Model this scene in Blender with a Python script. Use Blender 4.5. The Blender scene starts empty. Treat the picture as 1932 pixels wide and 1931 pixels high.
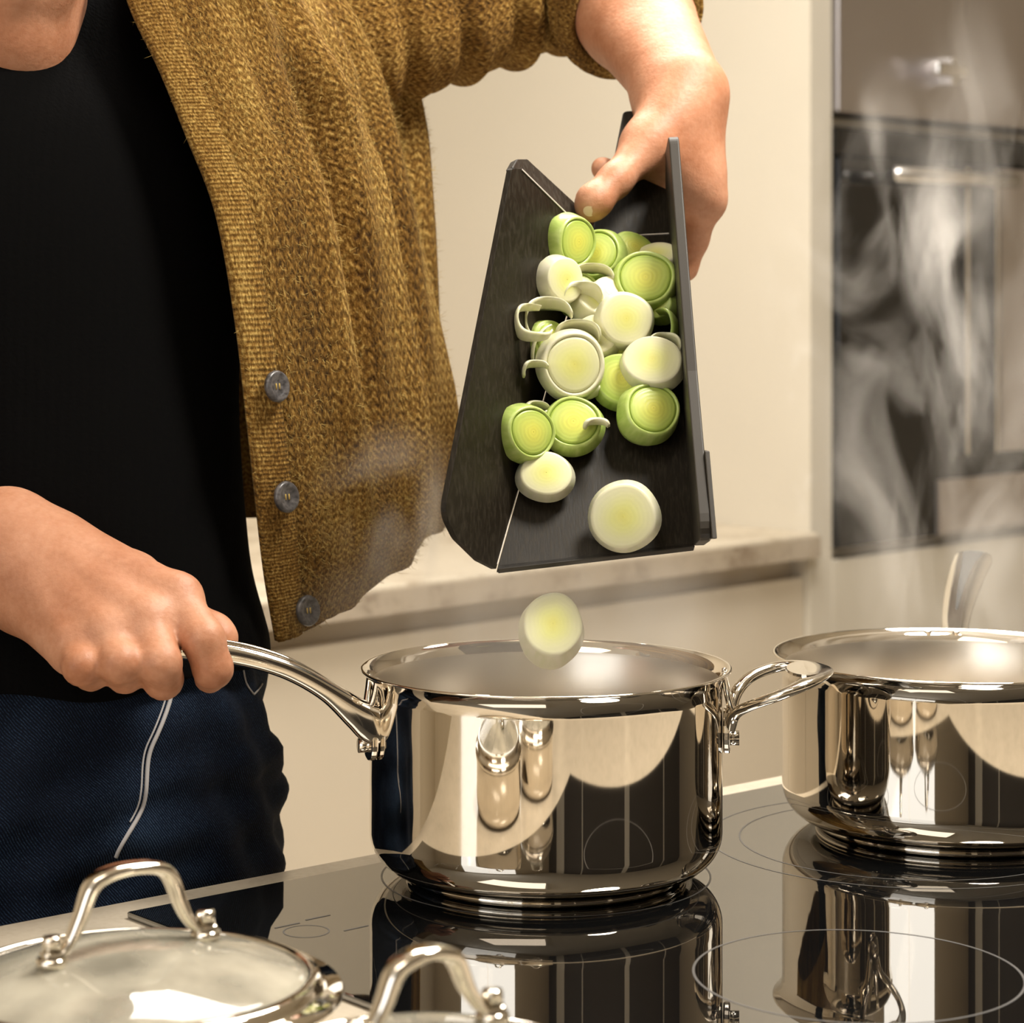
import bpy, math, random
import numpy as np
from mathutils import Vector, Matrix
from mathutils.bvhtree import BVHTree

random.seed(4)
rng = np.random.default_rng(7)
sc = bpy.context.scene
C = sc.collection

# ------------------------------------------------------------------ camera
FPX = 4500.0            # focal length in pixels of the 1932 px frame
CZ = 1.238              # lens height above the floor; the hob glass is at 0.90
HY = 549.0              # picture row of the horizon
cam = bpy.data.cameras.new('camera')
cam_o = bpy.data.objects.new('camera', cam)
C.objects.link(cam_o)
cam_o.location = (0, 0, CZ)
cam_o.rotation_euler = (math.pi / 2, 0, 0)
cam.sensor_width = 36.0
cam.lens = FPX / 1932.0 * 36.0
cam.shift_y = -(965.5 - HY) / 1932.0
cam.clip_start = 0.05
cam.dof.use_dof = True
cam.dof.focus_distance = 1.37
cam.dof.aperture_fstop = 12.0
sc.camera = cam_o

# ------------------------------------------------------------------ world, lights, exposure
w = bpy.data.worlds.new('world')
sc.world = w
w.use_nodes = True
w.node_tree.nodes['Background'].inputs[0].default_value = (0.9, 0.93, 1.0, 1)
w.node_tree.nodes['Background'].inputs[1].default_value = 0.6
sc.view_settings.view_transform = 'Standard'
sc.view_settings.look = 'None'
sc.view_settings.gamma = 1.0
sc.view_settings.use_curve_mapping = False
sc.view_settings.exposure = 0.0
sc.cycles.volume_bounces = 2
sc.cycles.volume_step_rate = 2.5
sc.cycles.max_bounces = 9
sc.cycles.glossy_bounces = 5

# room frame (back counter front edge / tall unit corner) and island frame
def frame(o, deg):
    a = math.radians(deg)
    u = np.array([math.cos(a), math.sin(a)]); v = np.array([-math.sin(a), math.cos(a)])
    o = np.array(o)
    def f(uu, vv, z):
        p = o + uu * u + vv * v
        return np.array([p[0], p[1], z])
    return f
RA, IA = 46.0, 40.5
RM = frame((0.416, 3.35), RA)
IS = frame((-0.276, 1.2868), IA)

def area(name, loc, target, sx, sy, power, col):
    l = bpy.data.lights.new(name, 'AREA'); l.shape = 'RECTANGLE'
    l.size = sx; l.size_y = sy; l.energy = power; l.color = col
    o = bpy.data.objects.new(name, l); C.objects.link(o)
    o.location = loc
    d = Vector(target) - Vector(loc)
    o.rotation_euler = d.to_track_quat('-Z', 'Y').to_euler()
    return o
area('window_daylight', RM(-4.72, -1.45, 1.72), RM(-1.5, -1.45, 1.72), 1.95, 1.36, 24, (1.0, 0.985, 0.97))
area('overhead_fill_light', (-0.55, 0.35, 2.44), (-0.55, 0.35, 0), 1.1, 0.7, 5, (1.0, 0.95, 0.88))  # unseen overhead fill, added for soft light on the scene
area('back_fill_light', RM(-0.95, -0.58, 2.44), RM(-0.95, -0.58, 0), 1.1, 0.5, 44, (1.0, 0.96, 0.90))  # added fill that brightens the cabinets under the back worktop
FILL_POS = (.46, 1.28, 2.05)
lp = area('upper_fill_light', FILL_POS, (FILL_POS[0] - .35, FILL_POS[1], 0), .34, .34, 22, (1.0, 0.94, 0.85)); lp.data.shape = 'DISK'  # added fill lamp, out of view; brightens board hand and upper cardigan

# ------------------------------------------------------------------ helpers
def P(px, py, Y):
    return np.array([(px - 966.0) / FPX * Y, Y, CZ - (py - HY) / FPX * Y])

import bmesh
def bm_fix(o):
    b = bmesh.new(); b.from_mesh(o.data); bmesh.ops.recalc_face_normals(b, faces=b.faces); b.to_mesh(o.data); b.free()
ORG = {}
def setp(o, label=None, cat=None, group=None, kind=None):
    if label: o['label'] = label
    if cat: o['category'] = cat
    if group: o['group'] = group
    if kind: o['kind'] = kind
    return o

def mobj(name, V, F, mat, parent=None, org=None, smooth=True, uv=None, attrs=None):
    V = np.asarray(V, dtype=np.float64)
    if org is None:
        org = ORG[parent] if parent is not None else np.array([(V[:, 0].min() + V[:, 0].max()) / 2, (V[:, 1].min() + V[:, 1].max()) / 2, V[:, 2].min()])
    org = np.asarray(org, dtype=np.float64)
    me = bpy.data.meshes.new(name)
    if isinstance(F, np.ndarray):
        n, k = F.shape
        me.vertices.add(len(V)); me.vertices.foreach_set('co', (V - org).astype(np.float32).ravel())
        me.loops.add(n * k); me.loops.foreach_set('vertex_index', F.astype(np.int32).ravel())
        me.polygons.add(n); me.polygons.foreach_set('loop_start', np.arange(0, n * k, k, dtype=np.int32))
        me.update(calc_edges=True); me.validate()
    else:
        me.from_pydata([tuple(p) for p in (V - org)], [], [tuple(f) for f in F]); me.update()
    if smooth:
        me.polygons.foreach_set('use_smooth', [True] * len(me.polygons))
    if uv is not None:
        lay = me.uv_layers.new(name='UVMap')
        vi = np.zeros(len(me.loops), dtype=np.int32); me.loops.foreach_get('vertex_index', vi)
        lay.data.foreach_set('uv', np.asarray(uv)[vi].astype(np.float32).ravel())
    if attrs:
        for k, a in attrs.items():
            at = me.attributes.new(k, 'FLOAT', 'POINT'); at.data.foreach_set('value', np.asarray(a, dtype=np.float32))
    o = bpy.data.objects.new(name, me); C.objects.link(o)
    if mat is not None: me.materials.append(mat)
    ORG[o] = org
    if parent is not None:
        o.parent = parent; o.location = org - ORG[parent]
    else:
        o.location = org
    return o

def empty(name, loc, label=None, cat=None, group=None):
    o = bpy.data.objects.new(name, None); C.objects.link(o)
    o.empty_display_size = 0.05
    o.location = loc; ORG[o] = np.asarray(loc, dtype=np.float64)
    return setp(o, label, cat, group)

def bevel(o, w, seg=2, ang=0.6):
    m = o.modifiers.new('bevel', 'BEVEL'); m.width = w; m.segments = seg
    m.limit_method = 'ANGLE'; m.angle_limit = ang
    m2 = o.modifiers.new('wn', 'WEIGHTED_NORMAL'); m2.keep_sharp = True
    return o

def join(parts):
    V = []; F = []; n = 0
    for v, f in parts:
        V.append(np.asarray(v)); F += [tuple(int(i) + n for i in q) for q in f]; n += len(v)
    return np.vstack(V), F

def boxf(fr, u0, u1, v0, v1, z0, z1):
    V = [fr(u, v, z) for z in (z0, z1) for v in (v0, v1) for u in (u0, u1)]
    F = [(0, 2, 3, 1), (4, 5, 7, 6), (0, 1, 5, 4), (2, 6, 7, 3), (0, 4, 6, 2), (1, 3, 7, 5)]
    return np.array(V), F

def lathe(prof, cx, cy, seg=96, close=False):
    prof = list(prof); n = len(prof)
    a = np.arange(seg) * 2 * math.pi / seg
    V = np.array([[cx + r * math.cos(t), cy + r * math.sin(t), z] for t in a for r, z in prof])
    F = []
    for i in range(seg):
        j = (i + 1) % seg
        for k in range(n - 1 if not close else n):
            k2 = (k + 1) % n
            F.append((i * n + k, j * n + k, j * n + k2, i * n + k2))
    return V, F

def arc(cx, cz, r, a0, a1, n=8):
    return [(cx + r * math.cos(math.radians(a0 + (a1 - a0) * i / n)), cz + r * math.sin(math.radians(a0 + (a1 - a0) * i / n))) for i in range(n + 1)]

def catmull(pts, n):
    pts = np.asarray(pts, dtype=np.float64)
    m = len(pts)
    ext = np.vstack([2 * pts[0] - pts[1], pts, 2 * pts[-1] - pts[-2]])
    t = np.linspace(0, m - 1, n); i = np.minimum(t.astype(int), m - 2); f = (t - i)[:, None]
    p0, p1, p2, p3 = ext[i], ext[i + 1], ext[i + 2], ext[i + 3]
    return 0.5 * (2 * p1 + (p2 - p0) * f + (2 * p0 - 5 * p1 + 4 * p2 - p3) * f ** 2 + (3 * p1 - p0 - 3 * p2 + p3) * f ** 3)

def sweep(path, wid, hei, up=(0, 0, 1), nsec=20, exp=2.0, n=60, cap=True, closed=False):
    """superelliptic bar along a smooth path; wid is sideways, hei along up"""
    path = np.asarray(path, dtype=np.float64)
    if closed: pts = path
    else: pts = catmull(path, n)
    W = catmull(np.array([[x] for x in wid]), len(pts))[:, 0]
    H = catmull(np.array([[x] for x in hei]), len(pts))[:, 0]
    T = np.gradient(pts, axis=0); T /= np.linalg.norm(T, axis=1)[:, None]
    ups = np.asarray(up, dtype=np.float64)
    if ups.ndim == 1: ups = np.tile(ups, (len(pts), 1))
    else: ups = catmull(ups, len(pts))
    S = np.cross(T, ups); S /= np.linalg.norm(S, axis=1)[:, None]
    U = np.cross(S, T)
    a = np.arange(nsec) * 2 * math.pi / nsec
    ca = np.sign(np.cos(a)) * np.abs(np.cos(a)) ** (2 / exp); sa = np.sign(np.sin(a)) * np.abs(np.sin(a)) ** (2 / exp)
    V = (pts[:, None, :] + S[:, None, :] * (ca[None, :, None] * W[:, None, None] / 2) + U[:, None, :] * (sa[None, :, None] * H[:, None, None] / 2)).reshape(-1, 3)
    F = []
    m = len(pts)
    for i in range(m - 1):
        for k in range(nsec):
            k2 = (k + 1) % nsec
            F.append((i * nsec + k, i * nsec + k2, (i + 1) * nsec + k2, (i + 1) * nsec + k))
    if cap:
        F.append(tuple(range(nsec - 1, -1, -1))); F.append(tuple((m - 1) * nsec + k for k in range(nsec)))
    return V, F

def fillet(poly, rad, n=6):
    """round the corners of a flat polygon in space"""
    poly = [np.asarray(p, dtype=np.float64) for p in poly]; out = []
    m = len(poly)
    for i in range(m):
        r = rad[i] if hasattr(rad, '__len__') else rad
        p, a, b = poly[i], poly[i - 1], poly[(i + 1) % m]
        if r <= 0: out.append(p); continue
        da = (a - p) / np.linalg.norm(a - p); db = (b - p) / np.linalg.norm(b - p)
        ang = math.acos(max(-1, min(1, da @ db)))
        d = min(r / math.tan(ang / 2), 0.45 * np.linalg.norm(a - p), 0.45 * np.linalg.norm(b - p))
        p0, p2 = p + da * d, p + db * d
        for t in np.linspace(0, 1, n + 1):
            out.append((1 - t) ** 2 * p0 + 2 * t * (1 - t) * p + t * t * p2)
    return out

def plate(poly, nrm, th):
    n = len(poly); nrm = np.asarray(nrm)
    V = [p for p in poly] + [p - nrm * th for p in poly]
    F = [tuple(range(n)), tuple(range(2 * n - 1, n - 1, -1))]
    for i in range(n):
        j = (i + 1) % n
        F.append((i, n + i, n + j, j))
    return np.array(V), F

def grid_faces(nr, nc, closed=False):
    F = []
    for i in range(nr - 1):
        for j in range(nc if closed else nc - 1):
            j2 = (j + 1) % nc
            F.append((i * nc + j, i * nc + j2, (i + 1) * nc + j2, (i + 1) * nc + j))
    return F

# ---- signed-distance modelling: smooth unions of tapered capsules and ellipsoids, meshed by surface nets
def sdf_mesh(prims, h, pad=0.02):
    lo = np.full(3, 1e9); hi = -lo
    for p in prims:
        if p[0] == 'c':
            _, a, b, ra, rb, k = p; r = max(ra, rb); pts = np.array([a, b])
        else:
            _, c, R, rad, k = p; r = max(rad); pts = np.array([c, c])
        lo = np.minimum(lo, pts.min(0) - r); hi = np.maximum(hi, pts.max(0) + r)
    lo -= pad; hi += pad
    n = np.ceil((hi - lo) / h).astype(int) + 1
    D = np.full(n, 0.05, dtype=np.float32)
    ax = [lo[i] + np.arange(n[i]) * h for i in range(3)]
    for p in prims:
        if p[0] == 'c':
            _, a, b, ra, rb, k = p; a = np.asarray(a, float); b = np.asarray(b, float); r = max(ra, rb); pts = np.array([a, b])
        else:
            _, c, R, rad, k = p; c = np.asarray(c, float); rad = np.asarray(rad, float); r = max(rad); pts = np.array([c, c])
        i0 = np.maximum(np.floor((pts.min(0) - r - abs(k) - 3 * h - lo) / h).astype(int), 0)
        i1 = np.minimum(np.ceil((pts.max(0) + r + abs(k) + 3 * h - lo) / h).astype(int) + 1, n)
        sl = tuple(slice(i0[i], i1[i]) for i in range(3))
        X, Y, Z = np.meshgrid(ax[0][sl[0]], ax[1][sl[1]], ax[2][sl[2]], indexing='ij')
        if p[0] == 'c':
            ba = b - a; L = max(ba @ ba, 1e-12)
            t = np.clip(((X - a[0]) * ba[0] + (Y - a[1]) * ba[1] + (Z - a[2]) * ba[2]) / L, 0, 1)
            d = np.sqrt((X - a[0] - t * ba[0]) ** 2 + (Y - a[1] - t * ba[1]) ** 2 + (Z - a[2] - t * ba[2]) ** 2) - (ra + t * (rb - ra))
        else:
            q = np.stack([X - c[0], Y - c[1], Z - c[2]], -1) @ (np.asarray(R).T if R is not None else np.eye(3))
            k0 = np.linalg.norm(q / rad, axis=-1); k1 = np.linalg.norm(q / rad ** 2, axis=-1)
            d = k0 * (k0 - 1) / np.maximum(k1, 1e-9)
        d = d.astype(np.float32); A = D[sl]; kk = abs(k)
        if k < 0:     # carve
            hh = np.maximum(kk - np.abs(A + d), 0) / kk
            D[sl] = np.maximum(A, -d) + hh * hh * kk / 4
        else:
            hh = np.maximum(kk - np.abs(A - d), 0) / kk
            D[sl] = np.minimum(A, d) - hh * hh * kk / 4
    s = D < 0
    nx, ny, nz = n
    cs = np.zeros((nx - 1, ny - 1, nz - 1), dtype=np.int8)
    for i in (0, 1):
        for j in (0, 1):
            for k in (0, 1):
                cs += s[i:nx - 1 + i, j:ny - 1 + j, k:nz - 1 + k]
    act = np.argwhere((cs > 0) & (cs < 8))
    idm = np.full(cs.shape, -1, dtype=np.int32); idm[act[:, 0], act[:, 1], act[:, 2]] = np.arange(len(act))
    cor = [(i, j, k) for i in (0, 1) for j in (0, 1) for k in (0, 1)]
    val = {c: D[act[:, 0] + c[0], act[:, 1] + c[1], act[:, 2] + c[2]] for c in cor}
    acc = np.zeros((len(act), 3)); cnt = np.zeros(len(act))
    for c in cor:
        for axi in range(3):
            if c[axi] == 0:
                e = list(c); e[axi] = 1; e = tuple(e)
                a, b = val[c], val[e]; m = (a < 0) != (b < 0)
                t = np.where(m, a / np.where(m, a - b, 1), 0)
                q = np.tile(np.array(c, float), (len(act), 1)); q[:, axi] += t
                acc[m] += q[m]; cnt[m] += 1
    V = lo + (act + acc / cnt[:, None]) * h
    F = []
    for axi in range(3):
        o1, o2 = [(1, 2), (2, 0), (0, 1)][axi]
        sa = [slice(None)] * 3; sb = [slice(None)] * 3; sa[axi] = slice(0, -1); sb[axi] = slice(1, None)
        df = s[tuple(sa)] != s[tuple(sb)]
        E = np.argwhere(df)
        E = E[(E[:, o1] > 0) & (E[:, o2] > 0) & (E[:, o1] < n[o1] - 1) & (E[:, o2] < n[o2] - 1)]
        neg = s[E[:, 0], E[:, 1], E[:, 2]]
        q = []
        for d1, d2 in ((-1, -1), (0, -1), (0, 0), (-1, 0)):
            e = E.copy(); e[:, o1] += d1; e[:, o2] += d2
            q.append(idm[e[:, 0], e[:, 1], e[:, 2]])
        q = np.stack(q, 1)
        q[~neg] = q[~neg][:, ::-1]
        F.append(q)
    return V, np.vstack(F)

def vnormals(V, F):
    F = np.asarray(F)
    nrm = np.cross(V[F[:, 2]] - V[F[:, 0]], V[F[:, 3 if F.shape[1] == 4 else 1]] - V[F[:, 1]])
    N = np.zeros_like(V)
    for k in range(F.shape[1]): np.add.at(N, F[:, k], nrm)
    return N / np.maximum(np.linalg.norm(N, axis=1), 1e-12)[:, None]

def smooth(V, F, it=2, lam=0.5):
    F = np.asarray(F)
    E = np.vstack([F[:, [k, (k + 1) % F.shape[1]]] for k in range(F.shape[1])])
    deg = np.zeros(len(V)); np.add.at(deg, E[:, 0], 1); np.add.at(deg, E[:, 1], 1)
    for _ in range(it):
        S = np.zeros_like(V); np.add.at(S, E[:, 0], V[E[:, 1]]); np.add.at(S, E[:, 1], V[E[:, 0]])
        V = V + lam * (S / deg[:, None] - V)
    return V

# ------------------------------------------------------------------ materials
def mat(name, col, rough=0.5, metal=0.0, **kw):
    m = bpy.data.materials.new(name); m.use_nodes = True
    b = m.node_tree.nodes['Principled BSDF']
    b.inputs['Base Color'].default_value = (*col, 1); b.inputs['Roughness'].default_value = rough; b.inputs['Metallic'].default_value = metal
    for k, v in kw.items():
        b.inputs[k.replace('_', ' ')].default_value = v
    return m

class NT:
    def __init__(s, m):
        s.m = m; s.t = m.node_tree; s.b = s.t.nodes.get('Principled BSDF')
    def n(s, kind, **kw):
        x = s.t.nodes.new(kind)
        for k, v in kw.items():
            if k.startswith('i_'):
                key = k[2:].replace('_', ' ')
                x.inputs[key].default_value = v
            else: setattr(x, k, v)
        return x
    def l(s, a, b): s.t.links.new(a, b)
    def math(s, op, a, b=None, c=None):
        x = s.t.nodes.new('ShaderNodeMath'); x.operation = op
        for i, q in enumerate((a, b, c)):
            if q is None: continue
            if isinstance(q, (int, float)): x.inputs[i].default_value = q
            else: s.l(q, x.inputs[i])
        return x.outputs[0]
    def ramp(s, fac, stops):
        x = s.t.nodes.new('ShaderNodeValToRGB'); e = x.color_ramp.elements
        while len(e) < len(stops): e.new(0.5)
        for i, (p, c) in enumerate(stops):
            e[i].position = p; e[i].color = (*c, 1)
        s.l(fac, x.inputs[0]); return x.outputs[0]
    def noise(s, vec, scale, detail=3, rough=0.5):
        x = s.n('ShaderNodeTexNoise'); x.inputs['Scale'].default_value = scale; x.inputs['Detail'].default_value = detail; x.inputs['Roughness'].default_value = rough
        if vec is not None: s.l(vec, x.inputs['Vector'])
        return x.outputs['Fac']
    def bump(s, h, strength, dist=0.001):
        x = s.n('ShaderNodeBump'); x.inputs['Strength'].default_value = strength; x.inputs['Distance'].default_value = dist
        s.l(h, x.inputs['Height']); s.l(x.outputs[0], s.b.inputs['Normal'])
    def mapping(s, vec, scale):
        x = s.n('ShaderNodeMapping'); x.inputs['Scale'].default_value = scale; s.l(vec, x.inputs[0]); return x.outputs[0]
    def geo(s): return s.n('ShaderNodeNewGeometry').outputs['Position']
    def obj(s): return s.n('ShaderNodeTexCoord').outputs['Object']
    def uv(s): return s.n('ShaderNodeUVMap').outputs[0]

def painted(name, col, var=0.04, rough=0.45):
    m = mat(name, col, rough); t = NT(m)
    f = t.noise(t.geo(), 3.0, 4)
    t.l(t.ramp(f, [(0.3, tuple(c * (1 - var) for c in col)), (0.7, tuple(min(1, c * (1 + var)) for c in col))]), t.b.inputs['Base Color'])
    t.bump(t.noise(t.geo(), 400, 2), 0.05, 0.0005)
    return m

M_wall = painted('wall_paint', (0.62, 0.54, 0.415), 0.03, 0.6)
M_cream = painted('cream_cabinet', (0.62, 0.57, 0.475), 0.02, 0.4)
M_tan = painted('tan_cabinet', (0.63, 0.55, 0.43), 0.03, 0.4)
M_darkwall = painted('dark_reflection_wall', (0.055, 0.043, 0.033), 0.1, 0.6)
M_ceil = painted('ceiling_paint', (0.80, 0.77, 0.70), 0.02, 0.7)
M_floor = painted('floor_tile', (0.64, 0.56, 0.44), 0.08, 0.45)

def stone(name, c1, c2, scale, rough):
    m = mat(name, c1, rough); t = NT(m); g = t.geo()
    a = t.noise(g, scale, 5, 0.65); b = t.noise(g, scale * 9, 2)
    f = t.math('MULTIPLY_ADD', b, 0.35, t.math('MULTIPLY', a, 0.75))
    t.l(t.ramp(f, [(0.35, c2), (0.55, c1), (0.75, tuple(min(1, c * 1.08) for c in c1))]), t.b.inputs['Base Color'])
    return m
M_top = stone('island_worktop', (0.48, 0.42, 0.33), (0.42, 0.365, 0.28), 30, 0.22)
M_backtop = stone('speckled_worktop', (0.55, 0.48, 0.37), (0.26, 0.19, 0.12), 14, 0.35)

M_hob = mat('black_hob_glass', (0.004, 0.004, 0.004), 0.015, 0.0, IOR=3.5)
M_print = mat('hob_print', (0.085, 0.08, 0.075), 0.4)
M_steel = mat('polished_steel', (0.75, 0.69, 0.60), 0.035, 1.0)
t = NT(M_steel); t.bump(t.noise(t.mapping(t.geo(), (60, 60, 3)), 1.0, 2), 0.01, 0.0004)
M_inner = mat('satin_steel', (0.74, 0.68, 0.59), 0.30, 1.0)
M_dark = mat('dark_gap', (0.012, 0.011, 0.010), 0.8)
t = NT(M_inner); t.bump(t.noise(t.mapping(t.geo(), (30, 30, 900)), 1.0, 2), 0.08, 0.0003)
M_chrome = mat('handle_steel', (0.79, 0.735, 0.65), 0.10, 1.0)
M_board = mat('dark_plastic', (0.030, 0.024, 0.017), 0.5, 0.0, Specular_IOR_Level=0.14)
t = NT(M_board)
v = t.n('ShaderNodeTexWave'); v.wave_type = 'BANDS'; v.inputs['Scale'].default_value = 60; v.inputs['Distortion'].default_value = 9; v.inputs['Detail'].default_value = 4
t.l(t.mapping(t.obj(), (1.0, 1.0, 0.35)), v.inputs['Vector'])
sc1 = t.noise(t.mapping(t.obj(), (900, 120, 160)), 1.0, 2)
t.l(t.ramp(sc1, [(0.45, (0.013, 0.0098, 0.006)), (0.78, (0.030, 0.024, 0.016))]), t.b.inputs['Base Color'])
t.l(t.ramp(sc1, [(0.4, (0.45,) * 3), (0.7, (0.58,) * 3)]), t.b.inputs['Roughness'])
t.bump(sc1, 0.15, 0.0004)
M_boardedge = mat('dark_plastic_edge', (0.024, 0.019, 0.013), 0.5, 0.0, Specular_IOR_Level=0.25)
M_hinge = mat('worn_hinge', (0.55, 0.5, 0.44), 0.5)

def skin():
    m = mat('skin', (0.56, 0.27, 0.15), 0.5, 0.0, Specular_IOR_Level=0.35); t = NT(m); g = t.geo()
    a = t.noise(g, 28, 4); b = t.noise(g, 260, 3)
    f = t.math('MULTIPLY_ADD', b, 0.3, t.math('MULTIPLY', a, 0.8))
    t.l(t.ramp(f, [(0.35, (0.35, 0.138, 0.066)), (0.55, (0.45, 0.206, 0.114)), (0.75, (0.54, 0.275, 0.168))]), t.b.inputs['Base Color'])
    t.b.inputs['Subsurface Weight'].default_value = 0.12
    t.b.inputs['Subsurface Radius'].default_value = (0.006, 0.002, 0.001)
    t.b.inputs['Subsurface Scale'].default_value = 1.0
    w1 = t.noise(t.mapping(g, (1, 1, 1)), 420, 4, 0.65)
    t.bump(t.math('MULTIPLY_ADD', t.noise(g, 90, 3), 1.2, w1), 0.28, 0.0012)
    return m
M_skin = skin()
M_nail = mat('nail', (0.72, 0.50, 0.40), 0.22)
M_hair = mat('dark_hair', (0.02, 0.012, 0.008), 0.45)
M_white = mat('eye_white', (0.8, 0.78, 0.75), 0.2)

def knit(name, rib=False):
    m = mat(name, (0.3, 0.19, 0.05), 0.9); t = NT(m)
    x = t.n('ShaderNodeSeparateXYZ'); t.l(t.uv(), x.inputs[0])
    U, Vv = x.outputs[0], x.outputs[1]
    wob = t.noise(t.uv(), 60, 3)
    U = t.math('MULTIPLY_ADD', t.math('SUBTRACT', wob, 0.5), 0.010, U)
    if rib:
        hgt = t.math('MULTIPLY', t.math('SINE', t.math('MULTIPLY', Vv, 2 * math.pi / 0.0024)), 0.7)
        hgt = t.math('ADD', hgt, t.math('MULTIPLY', t.math('SINE', t.math('MULTIPLY', U, 2 * math.pi / 0.0024)), 0.3))
    else:
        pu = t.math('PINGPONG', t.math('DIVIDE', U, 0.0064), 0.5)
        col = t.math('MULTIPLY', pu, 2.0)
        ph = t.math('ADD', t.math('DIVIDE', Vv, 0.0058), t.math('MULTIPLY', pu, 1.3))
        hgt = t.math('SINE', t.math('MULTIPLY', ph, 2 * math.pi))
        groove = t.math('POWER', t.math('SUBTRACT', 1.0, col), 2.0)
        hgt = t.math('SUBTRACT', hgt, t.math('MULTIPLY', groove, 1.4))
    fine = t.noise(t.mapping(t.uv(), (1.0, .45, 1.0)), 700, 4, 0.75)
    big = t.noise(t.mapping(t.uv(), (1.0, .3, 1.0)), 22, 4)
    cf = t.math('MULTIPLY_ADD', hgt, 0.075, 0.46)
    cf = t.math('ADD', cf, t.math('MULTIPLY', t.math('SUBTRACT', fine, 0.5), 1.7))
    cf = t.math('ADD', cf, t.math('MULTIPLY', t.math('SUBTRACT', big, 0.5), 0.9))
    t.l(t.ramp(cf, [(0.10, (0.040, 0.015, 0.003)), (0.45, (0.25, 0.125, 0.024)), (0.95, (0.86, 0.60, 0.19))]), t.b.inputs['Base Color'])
    t.bump(t.math('ADD', t.math('MULTIPLY', hgt, .65), t.math('MULTIPLY', fine, 3.0)), 0.8, 0.0016)
    t.b.inputs['Sheen Weight'].default_value = 0.08
    t.b.inputs['Sheen Tint'].default_value = (0.9, 0.75, 0.4, 1)
    t.b.inputs['Sheen Roughness'].default_value = 0.5
    t.b.inputs['Specular IOR Level'].default_value = 0.1
    return m
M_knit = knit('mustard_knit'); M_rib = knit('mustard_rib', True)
M_fuzz = mat('wool_fibre', (0.40, 0.28, 0.08), 0.9)

def black_knit():
    m = mat('black_knit', (0.0016, 0.0015, 0.0015), 0.95); t = NT(m)
    t.b.inputs['Specular IOR Level'].default_value = 0.06
    x = t.n('ShaderNodeTexWave'); x.inputs['Scale'].default_value = 55; x.inputs['Distortion'].default_value = 1.2
    t.l(t.obj(), x.inputs['Vector'])
    f = t.noise(t.geo(), 500, 3)
    t.bump(t.math('ADD', t.math('MULTIPLY', x.outputs['Fac'], .4), f), 0.4, 0.001)
    return m
M_black = black_knit()

def denim():
    m = mat('dark_denim', (0.010, 0.02, 0.05), 0.85); t = NT(m); g = t.geo()
    a = t.noise(g, 9, 4); tw = t.n('ShaderNodeTexWave'); tw.inputs['Scale'].default_value = 260; tw.bands_direction = 'DIAGONAL'; tw.inputs['Distortion'].default_value = 2.0; tw.inputs['Detail'].default_value = 2
    t.l(g, tw.inputs['Vector']); fz = t.noise(g, 900, 2)
    f = t.math('ADD', t.math('MULTIPLY', a, 0.7), t.math('MULTIPLY', t.math('MULTIPLY', tw.outputs['Fac'], fz), 0.55))
    t.l(t.ramp(f, [(0.38, (0.0015, 0.0028, 0.007)), (0.58, (0.006, 0.013, 0.032)), (0.85, (0.045, 0.08, 0.14))]), t.b.inputs['Base Color'])
    t.b.inputs['Specular IOR Level'].default_value = 0.15
    t.bump(t.math('ADD', tw.outputs['Fac'], fz), 0.35, 0.0006)
    return m
M_denim = denim()
M_thread = mat('pale_thread', (0.45, 0.43, 0.42), 0.8)
M_button = mat('grey_horn_button', (0.105, 0.095, 0.09), 0.3)
t = NT(M_button); t.l(t.ramp(t.noise(t.mapping(t.obj(), (60, 200, 200)), 2.0, 3), [(0.35, (0.035, 0.032, 0.032)), (0.7, (0.13, 0.12, 0.118))]), t.b.inputs['Base Color'])
M_shoe = mat('shoe_leather', (0.04, 0.03, 0.025), 0.5)

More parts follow.
